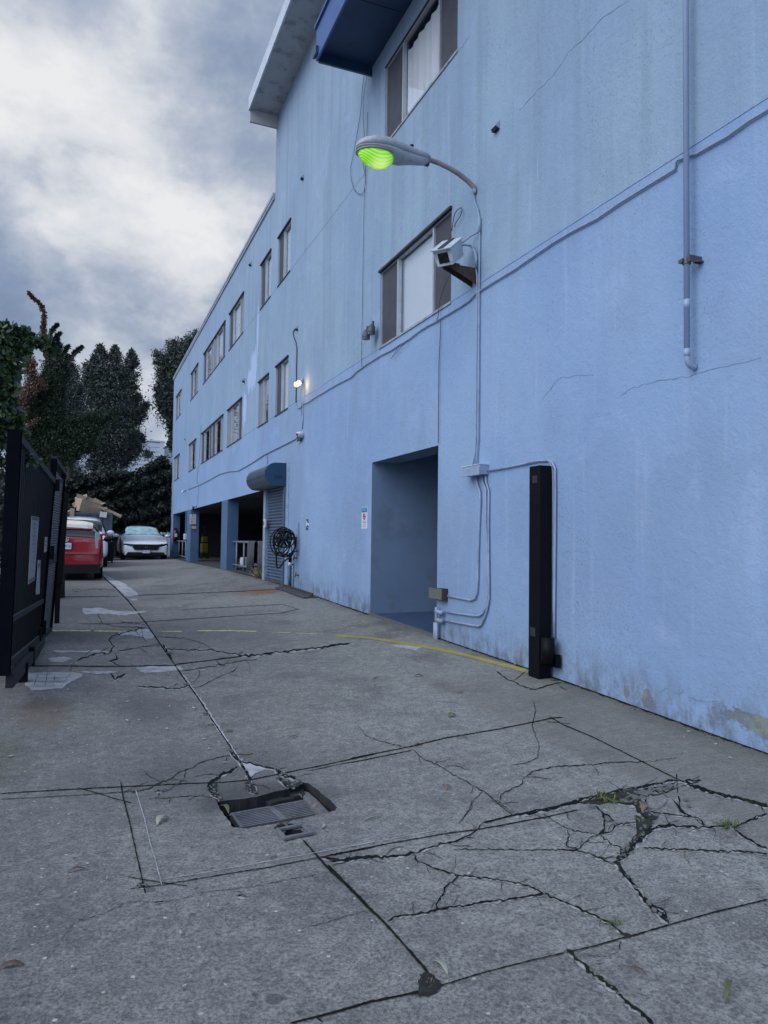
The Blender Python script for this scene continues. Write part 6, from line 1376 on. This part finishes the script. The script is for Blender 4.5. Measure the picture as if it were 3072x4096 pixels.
T1=[(950,590,40),(965,660,60),(1088,600,34),(1090,680,65),(1252,640,34),(1255,720,60),(895,690,36),(850,790,75),(960,800,110),(1100,800,110),(1230,830,80),(820,900,60),(1000,950,150),(1200,950,105),(860,1030,80),(1300,1060,60),(1385,1120,38),(1120,1120,150),(950,1150,130),(1270,1200,100),(1000,1300,140),(1170,1330,140),(1310,1430,60),(1100,1480,150),(900,1500,115),(1260,1520,95),(1400,1580,45),(1000,1650,100),(1180,1620,90),(870,1690,60),(700,1760,90),(640,1850,80),(1050,1790,110)]
T1=[(x,y,r*.82) for x,y,r in T1]+[(950+(k-4)*1.2,640-11*k,40-4*k) for k in range(9)]+[(1089,650-12*k,42-4.4*k) for k in range(9)]+[(1251,700-13*k,42-4.4*k) for k in range(9)]+[(893,740-11*k,34-3.5*k) for k in range(9)]+[(1330+10*k,1200-14*k,40-4*k) for k in range(8)]
b=G(*O8(1040,2200)); 
def tp_(lst,Y,zb): 
    P=[PY(*O8(*q),Y) for q in lst]; P[0].z=zb; return P
tree('leafy_tree','broad grey green tree with three pointed tops behind the dumpster',T1,41,85000,.135,'leafgrey',(PY(*O8(1000,1700),41).x,41,.4),[tp_([(1000,2100),(1000,1650),(990,1300),(1060,900),(1088,620)],41,.3),tp_([(1090,2100),(1080,1650),(1150,1300),(1250,700)],41.3,.3),tp_([(960,2100),(900,1600),(900,1200),(950,640)],41.2,.3)],asp=.33,clump=.30)
T2=[(690,750,26),(690,830,55),(650,940,75),(725,1000,65),(630,1080,85),(715,1170,80),(610,1270,80),(700,1330,75),(620,1430,80)]
tree('leafy_tree','narrow pale grey green tree left of the broad one',T2,38,24000,.125,'leafgrey',(PY(*O8(660,1700),38).x,38,.4),[tp_([(660,2200),(670,1500),(690,800)],38,.3)],asp=.33,clump=.28)
T3=[(1640,560,50),(1500,625,34),(1520,700,55),(1600,730,80),(1560,820,62),(1620,900,100),(1525,970,55),(1600,1040,105),(1620,1150,100),(1650,1280,70),(1660,1400,60),(1650,1500,50),(1700,620,90),(1790,560,80),(1760,750,120),(1870,480,60),(1860,600,90),(1750,950,140),(1760,1150,130),(1800,1350,120)]
tree('leafy_tree','dark rounded tree rising behind the far end of the blue building',T3,43,60000,.14,'leafgrey',(PY(*O8(1700,1700),43).x,43,.4),[tp_([(1700,2100),(1720,1400),(1700,800)],43,.3)],asp=.4,clump=.35)
# juniper
T4=[(465,480,22),(540,480,12),(560,560,28),(500,640,42),(590,640,28),(640,660,24),(640,720,36),(560,740,80),(480,750,50),(520,850,90),(600,830,50),(440,900,65),(500,980,100),(400,1060,90),(330,1130,80),(450,1120,95),(350,1230,100),(520,1250,80),(300,1350,90),(450,1400,110),(600,1350,80),(600,1480,100),(750,1300,65),(850,1265,58),(950,1250,50),(1050,1220,42),(1110,1165,30),(1150,1115,14),(760,1420,85),(900,1350,45),(850,1490,65),(700,1560,80),(450,1530,95),(620,1640,60),(300,1500,70),(500,1650,80),(380,1650,60)]
def chain(pts,r0,r1,n):
    r=[]
    for i in range(n):
        u=i/(n-1)*(len(pts)-1); k=min(int(u),len(pts)-2); f=u-k; r.append((pts[k][0]+(pts[k+1][0]-pts[k][0])*f,pts[k][1]+(pts[k+1][1]-pts[k][1])*f,r0+(r1-r0)*i/(n-1)))
    return r
T4+=chain([(480,440),(520,380),(545,355)],9,2,10)+chain([(565,570),(545,500),(530,470),(572,435)],13,2,16)+chain([(650,690),(700,630),(745,590),(778,568)],14,2,18)+chain([(600,650),(625,590),(650,560)],11,2,10)+chain([(500,560),(520,500)],12,3,8)
jt=tree('juniper_tree','dark upright juniper with ragged tips and dead brown branches behind the gate',T4,14,100000,.042,'leafdark',(PY(*O8(500,1700),14).x,14,.15),[tp_([(500,3000),(500,1500),(480,900),(500,600)],14,.1),tp_([(520,3000),(540,1500),(600,1000),(560,700)],14.1,.1)],asp=.35,clump=.07,droop=-.5)
TB=chain([(410,470),(412,380),(420,300),(405,210),(385,165),(340,120),(300,85),(266,52)],34,3,30)+[(260,650,34),(300,720,46),(290,800,52),(310,880,52),(385,900,42),(412,935,34),(300,960,60),(250,1010,52),(150,850,36),(140,930,42),(200,1080,52),(150,1150,42),(210,1180,34)]+chain([(230,1350),(300,1290),(365,1245)],26,8,8)
leaves('dead_branch',cloudpts([(x+random.gauss(0,5),y,r*(.5 if y<470 else .8),-.3) for x,y,r in TB],14,12000,clump=.04,per=14),.036,'leafbrown',jt,asp=.5,droop=-.3)
for pts in ([(440,700),(412,470),(420,300),(385,165),(266,52)],[(330,1100),(310,880),(300,720),(255,630)],[(650,760),(700,640),(778,568)]):
    MB().tube([PY(*O8(*q),13.8) for q in pts],[.02*(1-.85*i/(len(pts)-1)) for i in range(len(pts))],5).build('limb',M['barkm'],jt)
# broadleaf shrub over the gate
T5=[(80,385,26),(150,395,20),(240,415,20),(40,440,50),(130,455,52),(220,475,42),(300,515,34),(380,525,36),(450,560,36),(490,600,22),(60,560,75),(150,580,50),(245,610,22),(550,620,14),(30,700,80),(90,750,60),(30,900,80),(50,1050,75),(60,1180,65),(110,1260,50),(30,1300,60),(180,1280,26),(200,1390,30),(20,1450,30),(-60,600,120),(-60,900,140),(-60,1200,140)]
bs=thing('broadleaf_shrub','glossy broad leaved shrub spilling over the near end of the gate','shrub',(-1.0,6.1,.1))
leaves('foliage',cloudpts(T5,6.1,11000,clump=.035,per=8),.048,'leafbroad',bs,asp=.62,droop=.1,n6=True)
leaves('foliage_sprig',cloudpts([(230,1600,30),(180,1650,24),(290,1640,18),(330,1650,10)],6.15,260,clump=.03,per=6),.04,'leafbroad',bs,asp=.5,n6=True)
for pts in ([(-100,900),(60,560),(250,500),(470,560)],[(-80,1500),(20,1100),(60,800)],[(-60,560),(80,480),(200,420)]): MB().tube([PY(*O8(*q),6.1) for q in pts],[.016,.012,.008,.004][:len(pts)],5).build('stem',M['barkm'],bs)
MB().tube([(-1.05,6.1,.05),PY(*O8(-80,1500),6.1)],.03,6).build('stem',M['barkm'],bs)
# dark hedge behind the gate pickets
hp=np.stack([rng.uniform(-2.6,-1.25,9000),rng.uniform(6.5,15.5,9000),rng.random(9000)**.8*1.9+.25],1)
hp=hp[(np.sin(hp[:,1]*2.1)+np.sin(hp[:,1]*5.3+hp[:,2]*3))*.5<.75]
hg=leaves('side_hedge',hp,.11,'ivy',None,asp=.6,label='dark shaggy hedge seen through the pickets of the gate',cat='hedge',n6=True)
# ivy wall and retaining wall at the far end
rw=MB(); rw.box(-14,3.3,35.0,35.4,.2,1.38); o=rw.build('retaining_wall',M['concw'],bevel=.02); tag(o,'low grey retaining wall behind the parked cars','wall')
poly=[(150,1960),(235,1950),(300,1905),(420,1885),(520,1890),(560,1882),(600,1855),(640,1830),(655,1822),(668,1835),(678,1860),(690,1905),(702,2120),(600,2125),(500,2145),(430,2150),(150,2190)]
def inpoly(x,y):
    c=np.zeros(len(x),bool)
    for (x0,y0),(x1,y1) in zip(poly,poly[1:]+poly[:1]):
        t=((y0>y)!=(y1>y)); xx=(x1-x0)*(y-y0)/((y1-y0) if y1!=y0 else 1e-9)+x0; c^=t&(x<xx)
    return c
x=rng.uniform(150,702,90000); y=rng.uniform(1820,2190,90000); k=inpoly(x+rng.normal(0,5,90000),y+rng.normal(0,5,90000)); x=x[k][:46000]; y=y[k][:46000]
yy=34.9-.55*np.abs(np.sin(x*.06+np.sin(y*.045)*2)*np.cos(y*.05+x*.013))-rng.random(len(x))*.35; yy-= .0
dr_=np.stack([x-1536,y-2048,np.full(len(x),F)],1)@np.array(RM).T; C=dr_*(yy/dr_[:,1])[:,None]+np.array([0,0,H])
iv=thing('ivy_hedge','tall dark mass of ivy covering the wall at the end of the driveway','hedge',(0,35,1.3))
leaves('ivy_leaves',C,.10,'ivy',iv,asp=.8,droop=.6,n6=True)
k_=MB()
pp=[PY(px_,py_+(14 if py_<2000 else 0),35.15) for px_,py_ in poly]; k_.slab(pp,.25,(0,1,0)); k_.build('ivy_core',mat('ivy_core_dark',(.008,.012,.008),.95,var=.3),iv)
x=rng.uniform(-14,-2.2,9000); C=np.stack([x,34.8-rng.random(9000)*.7,rng.random(9000)*(2.6+.6*np.sin(x))+1.2],1); leaves('ivy_leaves',C,.17,'ivy',iv,asp=.8,droop=.6,n6=True)
# white building behind
wb=thing('white_building','white boarded building glimpsed beyond the trees','building'); 
a=PY(300,1768,60); b=PY(655,1772,60); c=PY(760,1792,60); wb.location=Vector((b.x-4,64,.4))
MB().box(a.x,b.x,60,68,.3,b.z).build('wall',M['siding'],wb); MB().box(b.x,c.x,60.6,68,.3,c.z).build('wall',M['siding'],wb)
lt=mat('siding_line',(.30,.35,.42),.8,var=0)
for k in range(12): MB().box(a.x,b.x-.01,59.97,59.998,b.z-.35*(k+1)-.02,b.z-.35*(k+1)).build('board_joint',lt,wb)
for k in range(10): MB().box(b.x+.01,c.x,60.57,60.598,c.z-.35*(k+1)-.02,c.z-.35*(k+1)).build('board_joint',lt,wb)
MB().box(b.x-.3,b.x+.06,59.94,59.999,.3,b.z+.06).build('corner_board',M['siding'],wb); MB().box(a.x,b.x+.1,59.9,60.5,b.z+.062,b.z+.16).build('coping',M['siding'],wb)
q=PY(549,1872,60); q2=PY(583,1899,60); lv=sub('louvre',wb,(0,0,0)); MB().box(q.x,q2.x,59.9,59.99,q2.z,q.z).build('louvre_frame',M['screen2'],lv)
for k in range(5): z_=q2.z+(q.z-q2.z)*(k+.5)/5; MB().box(q.x+.04,q2.x-.04,59.86,59.9,z_-.03,z_+.02).build('slat',M['siding'],lv)
# distant wooded ridge
x=rng.uniform(-60,40,26000); top=9.2+1.2*np.sin(x*.35)+.8*np.sin(x*.9+1)+.5*np.sin(x*2.3)
C=np.stack([x,140+rng.uniform(-2,2,26000),.4+rng.random(26000)**.6*top+0],1)
q=PY(620,1752,140).z; C[:,2]=.4+(C[:,2]-.4)*(q-.4)/9.6
leaves('distant_woods',C,.9,'leafdark',None,asp=.7,kind='stuff')
# ================= small stuff on the ground =================
M['leafA']=mat('leaf_pale',(.30,.31,.25),.7,var=.2,vs=30); M['leafB']=mat('leaf_brown',(.12,.065,.045),.7,var=.3,vs=30); M['leafC']=mat('leaf_olive',(.10,.11,.045),.6,var=.3,vs=30); M['leafD']=mat('leaf_tan',(.17,.125,.085),.7,var=.3,vs=30)
def gleaf(label,c,p0,p1,w_,mt,curl=.12,group=None):
    a=G(*cpx(c,p0)); b=G(*cpx(c,p1)); u=b-a; L=u.length; s=Vector((-u.y,u.x,0)).normalized()*L*w_; n=9; m_=MB(); up=Vector((0,0,1))
    rows=[]
    for i in range(n+1):
        t=i/n; wd=math.sin(math.pi*min(max(t,.02),.98))**.8; cp=a.lerp(b,t)+up*(.004+L*curl*math.sin(math.pi*t)); bow=s*.35*math.sin(math.pi*t)
        rows.append([cp+s*wd*.5+up*L*.05*wd+bow,cp+bow,cp-s*wd*.5+up*L*.05*wd+bow])
    for r0,r1 in zip(rows,rows[1:]):
        for j in range(2): m_.quad(r0[j],r1[j],r1[j+1],r0[j+1])
    o=m_.build('fallen_leaf',M[mt],smooth=True,weld=True); md=o.modifiers.new('s','SOLIDIFY'); md.thickness=.0012; tag(o,label,'leaf',group='fallen leaves on the driveway')
gleaf('long pale leaf lying near the bottom joint of the driveway','4',(403,605),(460,660),.22,'leafA')
gleaf('curved dark olive leaf at the lower right of the driveway','4',(1512,682),(1495,768),.13,'leafC',.2)
gleaf('thin brown curled leaf in the lower right slab','4',(1130,630),(1203,655),.10,'leafB')
gleaf('reddish brown leaf left of the pale chalk lines','5',(300,545),(376,528),.22,'leafB')
gleaf('large reddish brown leaf at the left edge of the photo','5',(-10,972),(108,955),.25,'leafB')
gleaf('pale silver leaf between the chalk line and the drain grate','5',(695,335),(742,298),.26,'leafA')
gleaf('small cream leaf in front of the small metal frame','5',(1090,460),(1132,462),.2,'leafA')
gleaf('tan leaf on the left end of the drain grate','2',(395,748),(470,730),.28,'leafD',.1)
gleaf('pinkish tan leaf stuck on the bars of the drain grate','2',(480,732),(545,718),.28,'leafD',.1)
gleaf('yellow green leaf standing along the left edge of the drain hole','2',(310,655),(390,728),.16,'leafC',.1)
gleaf('curled tan leaf at the right end of the drain grate','2',(1225,632),(1195,680),.35,'leafD',.2)
gleaf('tan leaf on the mortar behind the drain grate','2',(1020,560),(1090,580),.18,'leafD',.2)
gleaf('olive leaf draped on the corner of the small metal frame','2',(858,842),(958,876),.22,'leafC',.2)
gleaf('green leaf lying beside the long centre joint','1',(1058,748),(1105,742),.35,'leafC')
gleaf('brown leaf on the slab right of the centre joint','1',(1368,772),(1414,770),.22,'leafB')
gleaf('dark folded leaf on the right slab below the yellow line','3',(392,270),(420,262),.5,'leafC',.3)
gleaf('upright tan leaf in the right slab','3',(370,541),(384,558),.3,'leafD',.2)
gleaf('long olive leaf in the dirt of the broken slab','3',(968,598),(1060,615),.18,'leafC')
gleaf('second olive leaf among the weeds of the broken slab','3',(1125,672),(1152,688),.25,'leafC')
gleaf('small tan leaf by the weeds of the broken slab','3',(1150,612),(1160,645),.35,'leafD')
gleaf('white twig in the wide crack of the right slab','4',(1162,335),(1195,367),.08,'leafA')
gleaf('brown leaf near the first cross joint','3',(250,385),(290,378),.25,'leafB')
gleaf('brown leaf along the first cross joint','3',(420,352),(467,350),.2,'leafB')
gleaf('thin curled twig on the middle left slab','4',(135,85),(212,65),.05,'leafA',.05)
gleaf('small dark leaf just in front of the recessed doorway','7',(255,1688),(285,1680),.4,'leafB')
gleaf('reddish leaf on the slab left of the black post','7',(530,1672),(600,1667),.3,'leafB')
gleaf('dark leaf on the slab well in front of the yellow line','7',(835,1790),(882,1786),.3,'leafB')
gleaf('brown leaf at the foot of the black post','7',(1490,1700),(1540,1697),.4,'leafB')
for (c,x_,y_) in [('1',805,628),('1',745,683),('1',790,735),('1',600,605),('1',660,692),('1',605,693),('1',965,782),('1',990,828),('1',210,593),('1',325,547),('1',265,650),('1',50,865),('1',1070,893),('1',920,635),('1',965,560),('1',935,575),('1',860,415),('1',960,455),('1',935,432),('1',840,148),('1',555,160),('1',315,207),('1',345,243),('1',1100,213),('1',1220,600),('1',1355,530),('1',775,550),('1',880,570),('7',235,1358),('7',95,1785),('7',1240,1590),('3',1510,433),('3',1450,378),('3',1325,352),('3',1345,328),('3',150,232),('4',1440,300),('4',1530,472),('4',325,317),('5',1430,347),('5',920,700),('5',800,820),('5',998,1050),('5',815,1058),('5',320,972),('5',475,577)]:
    p=G(*cpx(c,(x_,y_))); r_=(.0018+.0009*p.y)*random.uniform(.6,1.4); a=random.uniform(0,3.1); e=random.uniform(1,3)
    P=[p+Vector((math.cos(a)*r_*e*sx-math.sin(a)*r_*sy,math.sin(a)*r_*e*sx+math.cos(a)*r_*sy,.004+.004*abs(sx)+random.uniform(0,.004))) for sx,sy in((-1,-.6),(0,-1),(1,-.4),(.8,.7),(-.2,.9),(-.9,.5))]
    o=MB().slab(P,.002,(0,0,1)).build('litter_scrap',M['litter']); tag(o,'tiny pale scrap of litter lying loose on the driveway concrete','litter',group='pale litter scraps on the driveway')
# weeds
def weed(label,c,x_,y_,n,h_,spread,mt='weed'):
    p=G(*cpx(c,(x_,y_))); C=np.array(p)+rng.standard_normal((n,3))*np.array([spread,spread,.0]); C[:,2]=[gz(a,b) for a,b in C[:,:2]]
    o=leaves('weed',C,h_,mt,None,asp=.12,droop=0,up=(0,0,.9),label=label,cat='weed',origin=tuple(p))
weed('tuft of green grass growing in the broken slab','3',1025,595,110,.032,.03)
weed('mossy green sprig in the crack near the right edge','4',1510,102,90,.03,.018)
weed('dry grass in the dirt corner of the bottom joint','4',395,690,60,.012,.02,'dryleaf')
weed('moss in the lower crack of the broken slab','4',1080,470,60,.02,.015)
weed('dry weed tuft at the foot of the shutter guide',*('7',-385,0),1,.01,.01) if False else None
p=G(*CH(800,1530)); C=np.array(p)+rng.standard_normal((160,3))*np.array([.06,.2,0]); C[:,2]=.36; leaves('weed',C,.22,'dryleaf',None,asp=.06,droop=0,up=(-.2,0,.5),label='dry weed tuft at the foot of the shutter guide under the carpet',cat='weed',origin=tuple(p))
M['soilbits']=leafmat('soil_bits',(.03,.028,.025),(.07,.06,.05),(.18,.15,.11),.9)
# debris at wall foot
C=np.stack([3.5-np.abs(rng.normal(0,.035,1500)),rng.uniform(2.0,13.4,1500),np.zeros(1500)],1); C=C[(np.sin(C[:,1]*7)+np.sin(C[:,1]*2.3))>-.6]; C=C[(C[:,1]<7.1)|(C[:,1]>9.2)]; C[:,2]=[gz(a,b)+.004 for a,b in C[:,:2]]
leaves('wall_foot_debris',C,.014,'soilbits',None,asp=.4,kind='stuff')
